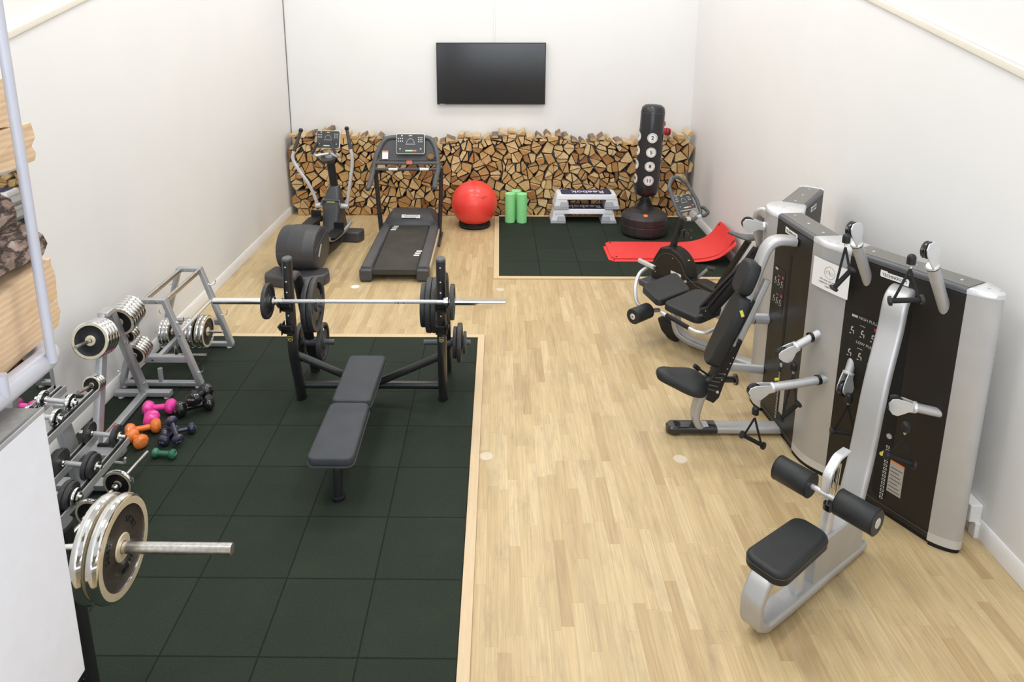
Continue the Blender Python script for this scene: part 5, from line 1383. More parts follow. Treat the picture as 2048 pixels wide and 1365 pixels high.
# ---------------------------------------------------------------- chrome weight plates
Zv = V((0,0,1)); ZM = .0145
CH = {}
def chrome_plate(R, th, Mx, label, group=None, word=None, hub='tan_reflection_metal'):
    key = (R, th, word)
    if key not in CH:
        r = bpy.data.objects.new('chrome_weight_plate', None); C.objects.link(r); WM[r.name] = Matrix.Identity(4)
        h = .016 if R < .2 else .0265
        m = M(); n = 56
        m.lathe([(R*.775,-th*.30),(R*.785,-th*.5),(R*.93,-th*.5),(R*.965,-th*.44),(R*.99,-th*.25),(R,-th*.05),(R,th*.05),(R*.99,th*.25),(R*.965,th*.44),(R*.93,th*.5),(R*.785,th*.5),(R*.775,th*.30),(R*.775,-th*.30)], n=n, caps=False)
        rim = obj('chrome_rim', m, 'chrome', r)
        m = M(); m.lathe([(R*.79,-th*.505),(R*.925,-th*.505),(R*.925,th*.505),(R*.79,th*.505),(R*.79,-th*.505)], n=n, caps=False); obj('rim_face', m, 'tan_reflection_metal', rim)  # flat ring of the rim, tan reflection painted into its colour
        m = M(); m.lathe([(R*.25,-th*.34),(R*.30,-th*.24),(R*.70,-th*.24),(R*.79,-th*.36),(R*.79,th*.36),(R*.70,th*.24),(R*.30,th*.24),(R*.25,th*.34),(R*.25,-th*.34)], n=n, caps=False)
        d = obj('black_disc', m, 'disc_brown' if word else 'plastic_black', r)
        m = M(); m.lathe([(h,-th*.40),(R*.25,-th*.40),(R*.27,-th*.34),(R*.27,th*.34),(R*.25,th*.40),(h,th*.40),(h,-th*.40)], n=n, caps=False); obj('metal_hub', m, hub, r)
        if word:
            m = M()
            for w_, a0 in word:
                k = len(w_)
                for i, ch in enumerate(w_):
                    a = a0-(i-(k-1)/2)*.20; c_, s_ = math.cos(a), math.sin(a)
                    text_m(m, ch, R*.17, V((R*.51*c_, R*.51*s_, th*.24)), (s_,-c_,0), (c_,s_,0), .0025, sx=.9)
            obj('raised_lettering', m, 'gloss_black', d)
        CH[key] = r; r.matrix_world = Mx; tag(r, label, 'weight plate', group); return r
    c = dup(CH[key], None, Mx, label)
    if group: c['group'] = group
    elif 'group' in c: del c['group']
    return c
def along(p, d, spin=0): return aim(V(d), (0,0,1), p) @ Matrix.Rotation(spin, 4, 'Z')

# ---------------------------------------------------------------- A-frame bar rack (further along the wall)
ra = thing('barbell_rack', 'silver A-frame rack with bare top rails and curved hooks by the left wall', 'barbell rack', (-2.87, 5.9, ZM))
xl, xr, tl, tr, zt = -3.195, -2.525, -2.955, -2.755, .80
def fbar(a, b, w_=.05, t_=.05, up=(0,1,0)): m = M(); m.sweep([V(a), V(b)], rrect(w_, t_, .007), up); return m
for y in (5.52, 6.24):
    m = M(); m.sweep([(xl,y,ZM+.03),(tl,y,zt),(tr,y,zt),(xr,y,ZM+.03)], rrect(.05,.055,.007), (0,1,0)); fr = obj('end_frame', m, 'steel', ra)
    m = M(); m.sweep([(xl-.0,y,ZM+.032),(xr+.02,y,ZM+.032)], rrect(.05,.04,.007), (0,0,1)); obj('floor_foot', m, 'steel', ra)
    fb = M(); fb.sweep([(xl+.08,y,.275),(xr-.09,y,.275)], rrect(.045,.055,.006), (0,0,1)); cb_ = obj('cross_bar', fb, 'steel', ra)
    m = M()
    for x in (xl+.02, xr-.02): m.cyl((x,y,ZM), (x,y,ZM+.015), .028)
    obj('foot_pads', m, 'trim_paint', fr)
    m = M()
    for x in (-2.90,-2.83): m.cyl((x,y-.025,.275),(x,y-.031,.275), .009, n=12); m.cyl((x+.02,y-.028,.80),(x+.02,y-.034,.80), .008, n=12)
    for z, x in ((.50, -2.645), (.50,-3.07)): m.cyl((x,y-.025,z),(x,y-.031,z), .009, n=12)
    obj('bolts', m, 'chrome', fr)
    for s, x0_ in ((1, xr), (-1, xl)):
        for z in (.66, .36) if y > 6 else (.62, .17):
            xx_ = x0_+s*(-.0)-s*(z/zt)*.23*(1)*(1 if s > 0 else 1); 
            m = M(); m.tube(smooth_path([(xx_+s*.02,y,z),(xx_+s*.045,y,z-.018),(xx_+s*.075,y,z-.012),(xx_+s*.09,y,z+.015),(xx_+s*.088,y,z+.035)],4), .004, 8); obj('bar_hook', m, 'chrome', ra)
for x in (tl+.02, tr-.0):
    m = M(); m.sweep([(x,5.55,zt-.005),(x,6.24,zt-.005)], rrect(.03,.045,.01), (0,0,1)); obj('top_rail', m, 'worn_steel', ra)
m = M(); m.tube([(xr-.145,5.52,.50),(xr-.145,6.24,.50)], .014); obj('side_rail', m, 'silver_light', ra)
m = M(); m.sweep([(-2.87,5.52,.275),(-2.87,6.24,.275)], rrect(.04,.04,.006), (0,0,1)); obj('spine', m, 'steel', ra)
m = M(); m.tube([(-3.07,5.93,.325),(-2.47,5.93,.325)], .0145); obj('plate_rod', m, 'worn_steel', ra)
m = M(); m.tube([(-3.10,5.86,.13),(-2.60,5.86,.13)], .0145); m.cyl((-2.87,5.86,.13),(-2.87,5.86,.27),.02); obj('lower_plate_rod', m, 'chrome', ra)
m = M(); m.cyl((-2.86,5.52,ZM+.05),(-2.86,5.52,ZM+.17),.02, n=18); obj('bar_stub', m, 'steel', ra)
for i, (x, R, lab) in enumerate(((-3.005,.125,'leftmost'),(-2.975,.125,'second from left'),(-2.945,.12,'third from left'))):
    chrome_plate(R, .03, along((x,5.865,.325), (1,0,0)), 'chrome plate on the far A-frame rod, %s, in the group beside the wall' % lab)
for i, (x, R, lab) in enumerate(((-2.80,.115,'innermost of the right group'),(-2.765,.14,'second of the right group'),(-2.725,.15,'third of the right group'),(-2.665,.15,'fourth of the right group'),(-2.625,.15,'outermost, its dark face turned to the room'))):
    chrome_plate(R, .034, along((x,5.865,.325), (1,0,0)), 'chrome plate on the far A-frame rod, %s' % lab)

ra.location = V(ra.location)+V((-.012,-.065,-.0))
# ---------------------------------------------------------------- plate tree
pt = thing('plate_tree', 'silver A-shaped plate tree loaded with chrome plates by the left wall', 'weight plate rack', (-2.93, 4.9, ZM))
xc = -2.93; top = V((xc,4.90,.965)); nf = V((xc+.03,4.51,ZM+.05)); ff = V((xc+.0,5.285,ZM+.05))
m = M(); m.sweep([nf, V((xc,4.862,.955))], rrect(.07,.05,.007), (1,0,0)); lg = obj('near_leg', m, 'steel', pt)
m = M(); m.sweep([ff, V((xc,4.938,.955))], rrect(.07,.05,.007), (1,0,0)); lf_ = obj('far_leg', m, 'steel', pt)
m = M(); m.bb((xc-.04,4.84,.93),(xc+.04,4.96,.975)); obj('top_cap', m, 'silver', pt, bev=.008)
for y, a, b_ in ((4.51,-3.13,-2.70),(5.285,-3.17,-2.71)):
    m = M(); m.sweep([(a,y,ZM+.04),(b_,y,ZM+.04)], rrect(.06,.045,.007), (0,0,1)); f_ = obj('floor_foot', m, 'steel', pt)
    m = M()
    for x in (a+.04, b_-.04): m.cyl((x,y,ZM),(x,y,ZM+.02),.026)
    obj('foot_pads', m, 'trim_paint', f_)
m = M(); m.sweep([(xc+.02,4.51,ZM+.042),(xc,5.28,ZM+.042)], rrect(.06,.045,.007), (0,0,1)); fb_ = obj('floor_bar', m, 'steel', pt)
m = M(); text_m(m, 'SPORT-THIEME', .024, (xc+.012,4.74,ZM+.0655), (.0,1,0), (-1,0,0), .001, sx=.9); obj('maker_lettering', m, 'glove_red', fb_)
m = M()
for z in (.62,.18): m.cyl((xc+.036,5.285-.35*z,z),(xc+.042,5.285-.35*z,z),.012,n=12)
obj('bolts', m, 'chrome', lf_)
def peg(a, b_, nm='plate_peg'): 
    m = M(); m.tube([V(a), V(b_)], .0135, 14); return obj(nm, m, 'worn_steel', pt)
dn = V((0,-1,.22)).normalized(); df = V((0,1,.18)).normalized()
bp = V((xc,4.83,.805)); peg(bp, bp+dn*.36)
for k, w_ in enumerate(('rearmost, against the post', 'second from the post', 'third from the post', 'front one with its black centre facing the room')):
    chrome_plate(.142, .034, along(bp+dn*(.055+.038*k), dn), 'large chrome plate on the upper near peg, '+w_ if k < 3 else 'large chrome plate at the front of the upper near peg, black centre visible')
bp = V((xc,4.70,.50)); peg(bp, bp+dn*.27)
for k, w_ in enumerate(('rear one', 'middle one', 'front one')):
    chrome_plate(.07, .024, along(bp+dn*(.045+.027*k), dn), 'small chrome plate on the lower near peg of the plate tree, '+w_)
bp = V((xc,5.00,.80)); peg(bp, bp+df*.36)
for k in range(6): chrome_plate(.125, .030, along(bp+df*(.05+.034*k), df), 'large chrome plate on the top far peg of the plate tree, number %s from post' % ('one','two','three','four','five','six')[k])
bp = V((xc,5.09,.64)); peg(bp, bp+df*.27)
for k in range(3): chrome_plate(.07, .024, along(bp+df*(.045+.028*k), df), 'small chrome plate on the middle far peg of the plate tree, %s' % ('nearest the post','the middle one','farthest out')[k])
bp = V((xc,5.16,.44)); peg(bp, bp+df*.26)
for k in range(5): chrome_plate(.095, .026, along(bp+df*(.04+.030*k), df), 'medium chrome plate on the lowest far peg, number %s from the post' % ('one','two','three','four','five')[k])

# ---------------------------------------------------------------- dumbbell rack
dr = thing('dumbbell_rack', 'silver two-tier dumbbell rack with rubber-edged rails by the left wall', 'dumbbell rack', (-2.75, 3.7, ZM))
y0, y1 = 2.9, 4.20
for zz, xa, xb, dz, ye in ((.70,-2.865,-2.655,-.03,y1),(.385,-2.665,-2.46,-.03,4.14)):
    for x, z in ((xa, zz+.03), (xb, zz)):
        m = M(); m.prism([(-.022,-.02),(.022,-.02),(.022,.028),(.014,.028),(.014,-.010),(-.014,-.010),(-.014,.028),(-.022,.028)], (x, y0, z), (1,0,0), (0,0,1), 0, -(ye-y0)); rl_ = obj('dumbbell_rail', m, 'silver', dr, bev=.002)
        m = M(); m.prism([(-.013,-.009),(.013,-.009),(.013,.020),(-.013,.020)], (x, y0+.01, z), (1,0,0), (0,0,1), 0, -(ye-y0-.02)); obj('rubber_insert', m, 'rubber', rl_)
    m = M(); m.bb((xa+.02, ye-.16, zz-.02), (xb-.02, ye-.07, zz+.005)); tr_ = obj('tray_plate', m, 'steel', dr, bev=.003)
    m = M(); m.bb((xa+.05, ye-.075, zz+.0), (xb-.05, ye-.045, zz+.018)); obj('rubber_bumper', m, 'rubber', tr_, bev=.006)
    for y in (3.05, 3.55): m = M(); m.bb((xa+.02, y, zz-.03), (xb-.02, y+.05, zz-.01)); obj('rail_tie', m, 'steel', dr)
for y in (4.02, 3.0):
    m = M(); m.sweep([(-2.70,y,ZM+.05),(-2.80,y,.66)], rrect(.05,.11,.008), (0,1,0)); obj('upright', m, 'steel', dr)
    m = M(); m.sweep([(-2.96,y+.12,ZM+.04),(-2.47,y+.12,ZM+.04)], rrect(.09,.045,.007), (0,0,1)); f_ = obj('floor_foot', m, 'steel', dr)
    m = M(); m.cyl((-2.51,y+.12,ZM),(-2.51,y+.12,ZM+.02),.026); m.cyl((-2.9,y+.12,ZM),(-2.9,y+.12,ZM+.02),.026); obj('foot_pads', m, 'trim_paint', f_)
    m = M(); m.sweep([(-2.76,y+.05,.33),(-2.48,y+.05,.33)], rrect(.05,.05,.008), (0,0,1)); obj('tier_arm', m, 'steel', dr)
m = M(); m.tube(fillet([(-2.60,4.16,.30),(-2.62,4.16,.22),(-2.50,4.16,.20),(-2.47,4.12,.27)], .03), .008, 10); obj('tray_handle', m, 'silver', dr)

def chrome_dumbbell(c, dz, radii, L, label, style='chrome'):
    """adjustable dumbbell lying across the rails: bar along x"""
    c = V(c); d = V((1,0,dz)).normalized(); t = thing('adjustable_dumbbell', label, 'dumbbell', c-V((0,0,.05)))
    m = M(); m.tube([c-d*L/2, c+d*L/2], .0135, 16); bar = obj('bar', m, 'chrome', t)
    m = M(); m.tube([c-d*.055, c+d*.055], .0155, 16); obj('knurled_grip', m, 'silver', bar)
    for s in (-1, 1):
        off = .065
        m = M(); m.lathe([(.014,0),(.022,0),(.022,.010),(.014,.010)], c+d*s*off, d*s, n=20); obj('inner_collar', m, 'chrome', t)
        off += .012
        for r, th, mt in radii:
            m = M(); m.lathe([(.014,0),(r*.75,0),(r*.80,-.002),(r*.95,-.002),(r,.003),(r,th-.003),(r*.95,th+.001),(r*.80,th+.001),(r*.75,th-.002),(.014,th-.002)], c+d*s*off, d*s, n=36, caps=False); o_ = obj('weight_disc', m, mt, t)
            if mt == 'chrome':
                m = M(); m.lathe([(.018,-.0005),(r*.74,-.0005),(r*.74,th+.0002),(.018,th+.0002),(.018,-.0005)], c+d*s*off, d*s, n=32, caps=False); obj('black_disc', m, 'plastic_black', o_)
            off += th+.003
        m = M(); m.lathe([(.014,0),(.030,0),(.032,.006),(.026,.014),(.014,.014)], c+d*s*off, d*s, n=8); obj('star_nut', m, 'chrome', t)
chrome_dumbbell((-2.755,3.955,.79), -.12, [(.055,.018,'chrome')], .26, 'small chrome dumbbell on the top rails, nearest the rail ends')
chrome_dumbbell((-2.752,3.80,.78), -.12, [(.055,.018,'chrome')], .26, 'small chrome dumbbell on the top rails beside the white parapet')
chrome_dumbbell((-2.57,4.075,.475), -.12, [(.072,.022,'iron')], .30, 'dumbbell with black discs at the far end of the lower rails')
chrome_dumbbell((-2.575,3.77,.475), -.12, [(.085,.024,'iron'),(.075,.022,'iron')], .33, 'dumbbell with paired black discs in the middle of the lower rails')
chrome_dumbbell((-2.56,3.51,.47), -.12, [(.085,.024,'iron'),(.08,.022,'iron'),(.05,.02,'chrome')], .36, 'dumbbell with three discs on the lower rails beside the white parapet')
chrome_dumbbell((-2.56,3.27,.46), -.12, [(.075,.024,'iron')], .30, 'dumbbell with black discs partly hidden by the parapet')

# short barbell lying on the rubber beside the dumbbell rack
sb2 = thing('short_barbell', 'short chrome barbell on the rubber floor beside the dumbbell rack', 'barbell', (-2.5, 4.0, ZM))
p0, p1 = V((-2.475,4.40,.118)), V((-2.565,3.32,.118)); d_ = (p1-p0).normalized()
m = M(); m.tube([p0, p1], .0135, 16); obj('bar', m, 'chrome', sb2)
for t_ in (.36, .66, .80):
    m = M(); m.lathe([(.014,0),(.024,0),(.024,.02),(.018,.03),(.014,.03)], p0+d_*t_, d_, n=20); obj('collar', m, 'chrome', sb2)
chrome_plate(.103, .028, along(p0+d_*.34, -d_), 'chrome-rimmed black plate on the short floor barbell, nearer its bare end')
chrome_plate(.1031, .028, along(p0+d_*.62, -d_), 'chrome-rimmed black plate on the short floor barbell, beside the big foreground plates')

# ---------------------------------------------------------------- coloured vinyl dumbbells
def vinyl(a, b_, R, mt, label, gp, neck=.4, n=10, ink=None):
    a, b_ = V(a), V(b_); d = (b_-a).normalized(); L = (b_-a).length; t = thing('dumbbell', label, 'dumbbell', ((a+b_)/2).xy.to_3d()+V((0,0,ZM)), group=gp)
    m = M(); hl = R*1.15
    m.tube([a+d*hl*.6, b_-d*hl*.6], R*neck, 16); obj('handle', m, mt, t)
    for o_, dd in ((a, d), (b_, -d)):
        m = M(); m.lathe([(0,0),(R*.62,0),(R*.74,R*.07),(R,R*.38),(R,R*.80),(R*.80,hl),(R*neck,hl+R*.2)], o_, dd, n=n); hd_ = obj('head', m, mt, t, ang=34, bev=R*.14 if n < 12 else R*.06, seg=3)
        m = M(); x_, y_, z_ = frame(-dd); text_m(m, ink or '2 KG', R*(.30 if ink else .42), o_+z_*.0003, x_, y_, .0006); obj('printed_weight', m, 'silver_light' if mt != 'green_vinyl' else 'logo_white', hd_)
z = ZM
vinyl((-2.81,5.015,z+.061), (-2.57,5.06,z+.061), .061, 'pink', 'pink dumbbell lying against the floor bar of the plate tree', 'pink dumbbells')
vinyl((-2.655,4.82,z+.060), (-2.70,4.93,z+.060), .060, 'pink', 'pink dumbbell with its round end turned towards the camera', 'pink dumbbells')
vinyl((-2.545,4.985,z+.064), (-2.295,5.13,z+.064), .064, 'gloss_black', 'glossy black dumbbell lying under its twin', 'black dumbbells')
vinyl((-2.41,4.99,z+.155), (-2.385,5.24,z+.10), .064, 'gloss_black', 'glossy black dumbbell resting on top of its twin, end with printing up', 'black dumbbells', ink='SPORT')
vinyl((-2.80,4.715,z+.055), (-2.575,4.81,z+.055), .055, 'orange', 'orange dumbbell further from the camera, behind the other orange one', 'orange dumbbells')
vinyl((-2.595,4.575,z+.055), (-2.75,4.68,z+.055), .055, 'orange', 'orange dumbbell with its flat end facing the camera', 'orange dumbbells')
vinyl((-2.52,4.70,z+.043), (-2.305,4.80,z+.043), .043, 'navy', 'dark navy dumbbell at the bottom of the crossed pile, pointing right', 'navy dumbbells', n=14)
vinyl((-2.475,4.60,z+.043), (-2.445,4.78,z+.043), .043, 'navy', 'dark navy dumbbell end-on at the front of the pile', 'navy dumbbells', n=14)
vinyl((-2.475,4.77,z+.135), (-2.345,4.60,z+.05), .043, 'navy', 'dark navy dumbbell lying on top of the crossed pile', 'navy dumbbells', n=14)
vinyl((-2.49,4.49,z+.035), (-2.315,4.475,z+.035), .036, 'green_vinyl', 'dark green dumbbell lying at the end of the short barbell', None, neck=.55, n=20)

# ---------------------------------------------------------------- wall mirror
mr = thing('wall_mirror', 'large wall mirror on the left wall behind the dumbbell rack', 'mirror', (XL, 4.0, .5))
mm, nn_, bb_ = nt('mirror_glass'); bb_.inputs['Base Color'].default_value = (.82,.84,.84,1); bb_.inputs['Metallic'].default_value = 1; bb_.inputs['Roughness'].default_value = .02
MATS['mirror_glass'] = mm
m = M(); m.bb((XL+.001, 2.35, .50), (XL+.006, 4.62, 2.12)); obj('mirror_pane', m, 'mirror_glass', mr)
m = M(); 
m.bb((XL+.001, 2.33, .475), (XL+.014, 4.64, .50)); m.bb((XL+.001, 2.33, 2.12), (XL+.014, 4.64, 2.14)); m.bb((XL+.001, 4.62, .475), (XL+.014, 4.64, 2.14)); m.bb((XL+.001,2.33,.475),(XL+.014,2.35,2.14))
obj('mirror_frame', m, 'silver', mr)

# ---------------------------------------------------------------- foreground rack with loaded bar
fr = thing('bench_rack', 'black steel rack upright in the left foreground under a chrome-plated barbell', 'weight rack', (-2.1, 2.6, ZM))
for x in (-1.872, -2.72):
    m = M(); m.sweep([(x,2.62,ZM+.01),(x,2.60,1.015)], rrect(.062,.09,.025), (0,1,0)); u = obj('upright', m, 'black_metal', fr)
    m = M(); m.sweep([(x,2.60,1.01),(x,2.60,1.035)], rrect(.068,.096,.028), (0,1,0)); obj('end_cap', m, 'plastic_dark', u, bev=.004)
    m = M()
    for k in range(7): m.cyl((x+.012,2.5595-.0+.0,.85-.10*k), (x+.012,2.555,.85-.10*k), .009, n=14)
    obj('adjustment_holes', m, 'gloss_black', u)
    m = M(); m.prism([(2.50,.86),(2.57,.90),(2.57,.945),(2.585,.945),(2.585,.82),(2.50,.82)], (x,0,0), (0,1,0), (0,0,1), -.03, .03); obj('bar_hook', m, 'plastic_dark', fr, bev=.004)
    m = M(); m.box((x,2.62,ZM+.006),(.09,.12,.012)); obj('floor_plate', m, 'black_metal', fr)
m = M(); m.sweep([(-2.72,2.62,.30),(-1.872,2.62,.30)], rrect(.06,.06,.02), (0,0,1)); obj('cross_tube', m, 'black_metal', fr)
fb = thing('barbell', 'thick worn chrome barbell in the left foreground carrying two big plates', 'barbell', (-2.2, 2.535, .93))
yb_, zb_ = 2.535, .973
m = M(); m.tube([(-2.9,yb_,zb_),(-1.72,yb_,zb_)], .0145, 20); obj('shaft', m, 'chrome', fb)
m = M(); m.tube([(-1.73,yb_,zb_),(-1.118,yb_,zb_-.004)], .0245, 32); s_ = obj('sleeve', m, 'worn_steel', fb, bev=.002)
m = M(); m.lathe([(.02,0),(.034,0),(.034,.02),(.02,.02)], (-1.745,yb_,zb_), (1,0,0)); obj('collar', m, 'chrome', fb, bev=.002)
m = M(); m.tube([(-2.9,yb_,zb_),(-3.1,yb_,zb_)], .0245, 24); obj('sleeve', m, 'worn_steel', fb)
WORD = (('SPORT', .60), ('THIEME', -1.25), ('20KG', 2.7))
chrome_plate(.214, .052, Matrix.Translation((-1.598,yb_,zb_)) @ Matrix.Rotation(PI/2, 4, 'Y') @ Matrix.Rotation(PI/2, 4, 'Z'), 'big chrome plate with lettered dark centre in the left foreground, outer one', None, WORD)
chrome_plate(.2141, .052, Matrix.Translation((-1.662,yb_,zb_)) @ Matrix.Rotation(PI/2, 4, 'Y') @ Matrix.Rotation(1.1, 4, 'Z'), 'big chrome plate in the left foreground, inner one behind the lettered plate', None, WORD)

# ---------------------------------------------------------------- gallery: parapet, rail, log store
struct('wall_parapet', M().bb((-1.75,-3.9,1.45), (-1.115,1.552,2.23)), 'white_paint', bev=.004)
struct('floor_gallery', M().bb((-1.9,-3.95,1.28), (1.9,.95,1.45)), 'trim_paint')
def concrete():
    m, n, b = nt('concrete'); tc = node(n, 'ShaderNodeTexCoord'); g = node(n, 'ShaderNodeTexNoise'); g.inputs['Scale'].default_value = 60; g.inputs['Detail'].default_value = 6
    n.links.new(tc.outputs['Object'], g.inputs['Vector']); n.links.new(mixc(n, g.outputs['Fac'], (.33,.32,.31), (.62,.60,.58)), b.inputs['Base Color']); b.inputs['Roughness'].default_value = .8; MATS['concrete'] = m
concrete()
struct('trim_10', M().bb((-1.75,-3.9,2.23), (-1.126,1.552,2.24)), 'concrete')
struct('trim_11', M().bb((-1.126,-3.9,2.23), (-1.1145,1.554,2.243)), 'steel', bev=.002)
rl = thing('guard_rail', 'thick white tubular guard rail with thin white post in the left foreground', 'guard rail', (-1.14, 1.0, 2.24))
m = M(); m.tube(fillet([(-1.135,-1.5,2.338),(-1.135,1.665,2.338),(-1.9,1.665,2.338)], .075, 10), .029, 24); obj('handrail', m, 'rail_paint', rl)
m = M(); m.tube([(-1.108,1.598,2.34),(-1.108,1.598,4.2)], .0118, 18); obj('thin_post', m, 'rail_paint', rl)
m = M(); m.tube([(-1.118,1.435,2.34),(-1.118,1.435,2.395)], .0135, 18); obj('short_stub', m, 'rail_paint', rl)
m = M(); m.cyl((-1.18,1.2,2.238),(-1.18,1.2,2.32),.012); m.cyl((-1.18,.2,2.238),(-1.18,.2,2.32),.012); obj('rail_feet', m, 'rail_paint', rl)

def bark_mat():
    m, n, b = nt('bark'); L = n.links; tc = node(n, 'ShaderNodeTexCoord'); mp = node(n, 'ShaderNodeMapping'); mp.inputs['Scale'].default_value = (1,.55,1); L.new(tc.outputs['Object'], mp.inputs[0])
    v = node(n, 'ShaderNodeTexVoronoi', feature='DISTANCE_TO_EDGE'); v.inputs['Scale'].default_value = 26; nz = node(n, 'ShaderNodeTexNoise'); nz.inputs['Scale'].default_value = 30; nz.inputs['Detail'].default_value = 6; nz.inputs['Roughness'].default_value = .7
    L.new(mp.outputs[0], nz.inputs['Vector']); ad = node(n, 'ShaderNodeVectorMath', operation='ADD'); sc = node(n, 'ShaderNodeVectorMath', operation='SCALE'); sc.inputs['Scale'].default_value = .05
    L.new(nz.outputs['Color'], sc.inputs[0]); L.new(mp.outputs[0], ad.inputs[0]); L.new(sc.outputs[0], ad.inputs[1]); L.new(ad.outputs[0], v.inputs['Vector'])
    rp = node(n, 'ShaderNodeValToRGB'); e = rp.color_ramp.elements; e[0].position = .3; e[0].color = (.085,.06,.05,1); e[1].position = .72; e[1].color = (.46,.38,.32,1); q = e.new(.5); q.color = (.24,.16,.125,1)
    L.new(nz.outputs['Fac'], rp.inputs[0]); er = node(n, 'ShaderNodeMapRange'); L.new(v.outputs['Distance'], er.inputs[0]); er.inputs[2].default_value = .12; er.inputs[3].default_value = .25; er.inputs[4].default_value = 1
    L.new(mixc(n, 1, rp.outputs[0], er.outputs[0], 'MULTIPLY'), b.inputs['Base Color']); b.inputs['Roughness'].default_value = .85
    bp = node(n, 'ShaderNodeBump'); bp.inputs['Strength'].default_value = 1; bp.inputs['Distance'].default_value = .008; L.new(math_(n, 'ADD', er.outputs[0], nz.outputs['Fac']), bp.inputs['Height']); L.new(bp.outputs[0], b.inputs['Normal']); MATS['bark'] = m
bark_mat()
def split_mat():
    m, n, b = nt('split_wood'); L = n.links; tc = node(n, 'ShaderNodeTexCoord'); mp = node(n, 'ShaderNodeMapping'); mp.inputs['Scale'].default_value = (6,1.5,60); mp.inputs['Rotation'].default_value = (.05,0,0); L.new(tc.outputs['Object'], mp.inputs[0])
    g = node(n, 'ShaderNodeTexNoise'); g.inputs['Scale'].default_value = 1.6; g.inputs['Detail'].default_value = 5; g.inputs['Distortion'].default_value = .6; L.new(mp.outputs[0], g.inputs['Vector'])
    wv = node(n, 'ShaderNodeTexWave', bands_direction='Z'); wv.inputs['Scale'].default_value = 20; wv.inputs['Distortion'].default_value = 6; wv.inputs['Detail'].default_value = 2; wv.inputs['Detail Scale'].default_value = .5; mp3 = node(n, 'ShaderNodeMapping'); mp3.inputs['Scale'].default_value = (1,.25,1); L.new(tc.outputs['Object'], mp3.inputs[0]); L.new(mp3.outputs[0], wv.inputs['Vector'])
    c1 = mixc(n, g.outputs['Fac'], (.80,.62,.42), (.60,.38,.20)); c2 = mixc(n, math_(n, 'MULTIPLY', wv.outputs['Fac'], .9), (.60,.42,.27), c1)
    kn = node(n, 'ShaderNodeTexVoronoi'); kn.inputs['Scale'].default_value = 9; kn.inputs['Randomness'].default_value = 1; L.new(tc.outputs['Object'], kn.inputs['Vector'])
    kr = node(n, 'ShaderNodeMapRange'); L.new(kn.outputs['Distance'], kr.inputs[0]); kr.inputs[1].default_value = .06; kr.inputs[2].default_value = .15; kr.inputs[3].default_value = 1; kr.inputs[4].default_value = 0
    L.new(mixc(n, kr.outputs[0], c2, (.20,.09,.05)), b.inputs['Base Color']); b.inputs['Roughness'].default_value = .7
    bp = node(n, 'ShaderNodeBump'); bp.inputs['Strength'].default_value = .35; bp.inputs['Distance'].default_value = .002; L.new(g.outputs['Fac'], bp.inputs['Height']); L.new(bp.outputs[0], b.inputs['Normal']); MATS['split_wood'] = m
split_mat()
rg = random.Random(11)
def big_log(sec, y0, y1, mt, label, rough=.004, end='log_end', tilt=0, shear=0):
    """billet lying along the gallery; sec = cross-section points (x, z)"""
    m = M(); rings = []; N = 22; k = len(sec); ph = [rg.uniform(0,6) for _ in range(k)]
    # resample the section to be finer
    fine = []
    for i in range(k):
        a, b_ = V(sec[i]), V(sec[(i+1)%k]); n_ = max(1, int((b_-a).length/.018))
        for j in range(n_): fine.append(a+(b_-a)*j/n_)
    off = [[rg.uniform(-rough, rough) for _ in fine] for _ in range(N)]
    for i in range(N):
        y = y0+(y1-y0)*i/(N-1); cx = sum(p.x for p in fine)/len(fine); cz_ = sum(p.y for p in fine)/len(fine); r = []
        for j, p in enumerate(fine):
            d = V((p.x-cx, 0, p.y-cz_)); q = V((p.x, y+(rg.uniform(-.006,.010) if i == N-1 else 0)+(p.y-cz_)*shear, p.y+(y-y1)*tilt)); r.append(q+d.normalized()*(off[i][j]+.3*rough*math.sin(ph[0]+y*30)))
        rings.append(r)
    m.loft(rings); o = obj('firewood_billet', m, [mt, end], smooth=(mt == 'bark'), ang=60)
    for p in o.data.polygons:
        if len(p.vertices) > 6: p.material_index = 1
    a = o.data.attributes.new('rnd', 'FLOAT', 'POINT'); a.data.foreach_set('value', [.8]*len(o.data.vertices))
    tag(o, label, 'firewood', 'large firewood billets stacked behind the guard rail')
def roundsec(cx, cz_, rx, rz, n=14): return [(cx+rx*math.cos(2*PI*i/n)*(1+.06*math.sin(3*i)), cz_+rz*math.sin(2*PI*i/n)*(1+.05*math.cos(2*i))) for i in range(n)]
big_log([(-1.17,2.372),(-1.165,2.562),(-1.33,2.575),(-1.42,2.40)], .75, 1.738, 'split_wood', 'pale knotty split billet just above the thick white rail', .0015, tilt=.10)
big_log(roundsec(-1.25,2.605,.085,.058), .8, 1.722, 'bark', 'bark-covered log lying on the knotty pale billet', .006, tilt=-.04)
big_log(roundsec(-1.27,2.715,.10,.075), .8, 1.635, 'bark', 'upper bark-covered log, below the gap to the pale billets', .006, tilt=-.08)
big_log([(-1.17,2.822),(-1.165,2.918),(-1.34,2.93),(-1.38,2.85),(-1.25,2.81)], .8, 1.735, 'split_wood', 'pale ribbed split billet above the gap', .003, tilt=.02)
big_log([(-1.17,2.922),(-1.17,3.035),(-1.30,3.055),(-1.36,2.94)], .8, 1.668, 'split_wood', 'topmost pale split billet beside the thin white post', .002, tilt=.0)
big_log(roundsec(-1.29,3.085,.09,.035), .8, 1.645, 'bark', 'bark piece at the very top of the billet stack', .005)
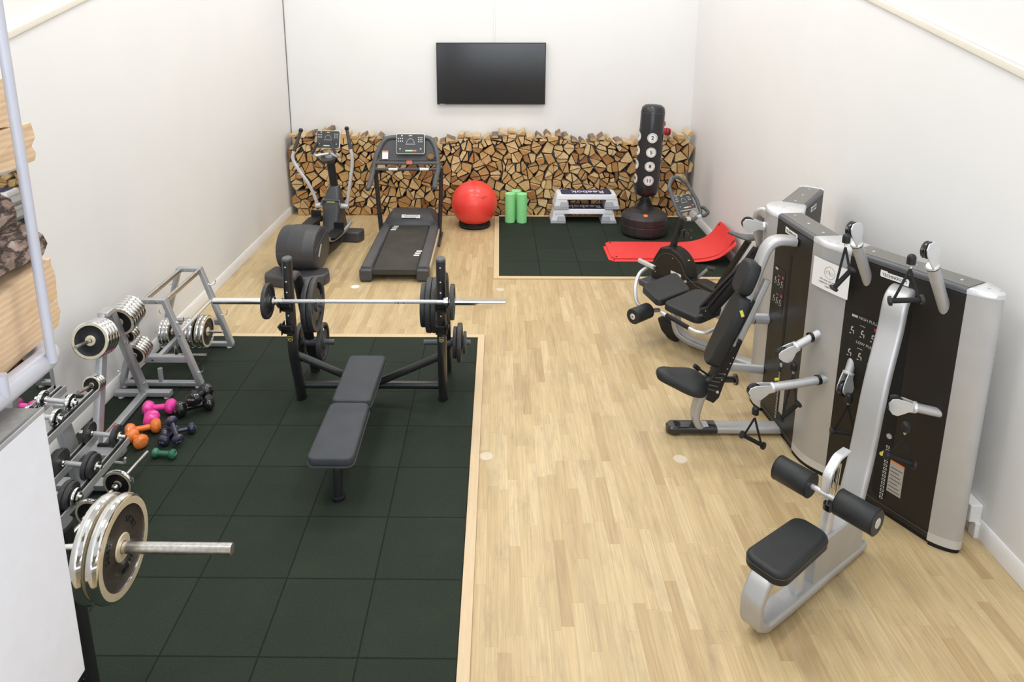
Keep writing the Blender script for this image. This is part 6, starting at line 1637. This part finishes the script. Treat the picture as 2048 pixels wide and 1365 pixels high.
big_log([(-1.19,2.295),(-1.19,2.355),(-1.40,2.37),(-1.42,2.25),(-1.25,2.242)], .75, 1.60, 'bark', 'bark-covered billet lying on the grey ledge under the rail', .005)
big_log([(-1.45,2.25),(-1.43,2.48),(-1.62,2.5),(-1.66,2.26)], .8, 1.60, 'split_wood', 'billet in the hidden second row behind the rail', .003)
for i_, (z0_, z1_) in enumerate(((2.51,2.66),(2.68,2.83),(2.85,3.02))):
    big_log([(-1.44,z0_),(-1.42,z1_),(-1.6,z1_),(-1.63,z0_)], .8, 1.45, 'bark', 'second-row billet behind the bark-covered logs, %s' % ('lowest','middle','top')[i_], .004)
# ---------------------------------------------------------------- light and camera
def area_light(name, loc, size, energy, col=(1,1,1), rot=(0,0,0), sy=None):
    l = bpy.data.lights.new(name, 'AREA'); l.energy = energy; l.color = col; l.shape = 'RECTANGLE'; l.size = size; l.size_y = sy or size
    o = bpy.data.objects.new(name, l); C.objects.link(o); o.location = loc; o.rotation_euler = rot; return o
for i, (x, y) in enumerate(((-1.6, 2.2), (1.4, 2.2), (-1.6, 6.), (1.4, 6.), (-1.6, 9.2), (1.4, 9.2))):
    area_light('ceiling_lamp', (x, y, HC-.05), 1.5, 100, (1., .985, .96), sy=.9)
area_light('daylight_window', (-.2, YF+.05, 3.2), 5.6, 430, (.80, .89, 1.), (math.radians(90), 0, 0), 4.2)
w = bpy.data.worlds.new('world'); w.use_nodes = True; bpy.context.scene.world = w
w.node_tree.nodes['Background'].inputs[0].default_value = (.9,.93,1,1); w.node_tree.nodes['Background'].inputs[1].default_value = .3
cam = bpy.data.cameras.new('camera'); co = bpy.data.objects.new('camera', cam); C.objects.link(co)
f_px = 1421.
cam.sensor_width = 36; cam.lens = f_px/2048*36; cam.shift_x = (1024-983)/2048; cam.shift_y = (338-682.5)/2048
cam.clip_start = .05
co.location = (0, 0, 3.21); co.rotation_euler = (PI/2-math.atan(333/f_px), 0, math.radians(.6))
sc = bpy.context.scene; sc.camera = co
sc.view_settings.view_transform = 'Standard'; sc.view_settings.look = 'None'; sc.view_settings.gamma = 1; sc.view_settings.exposure = -0.55
sc.view_settings.use_curve_mapping = False
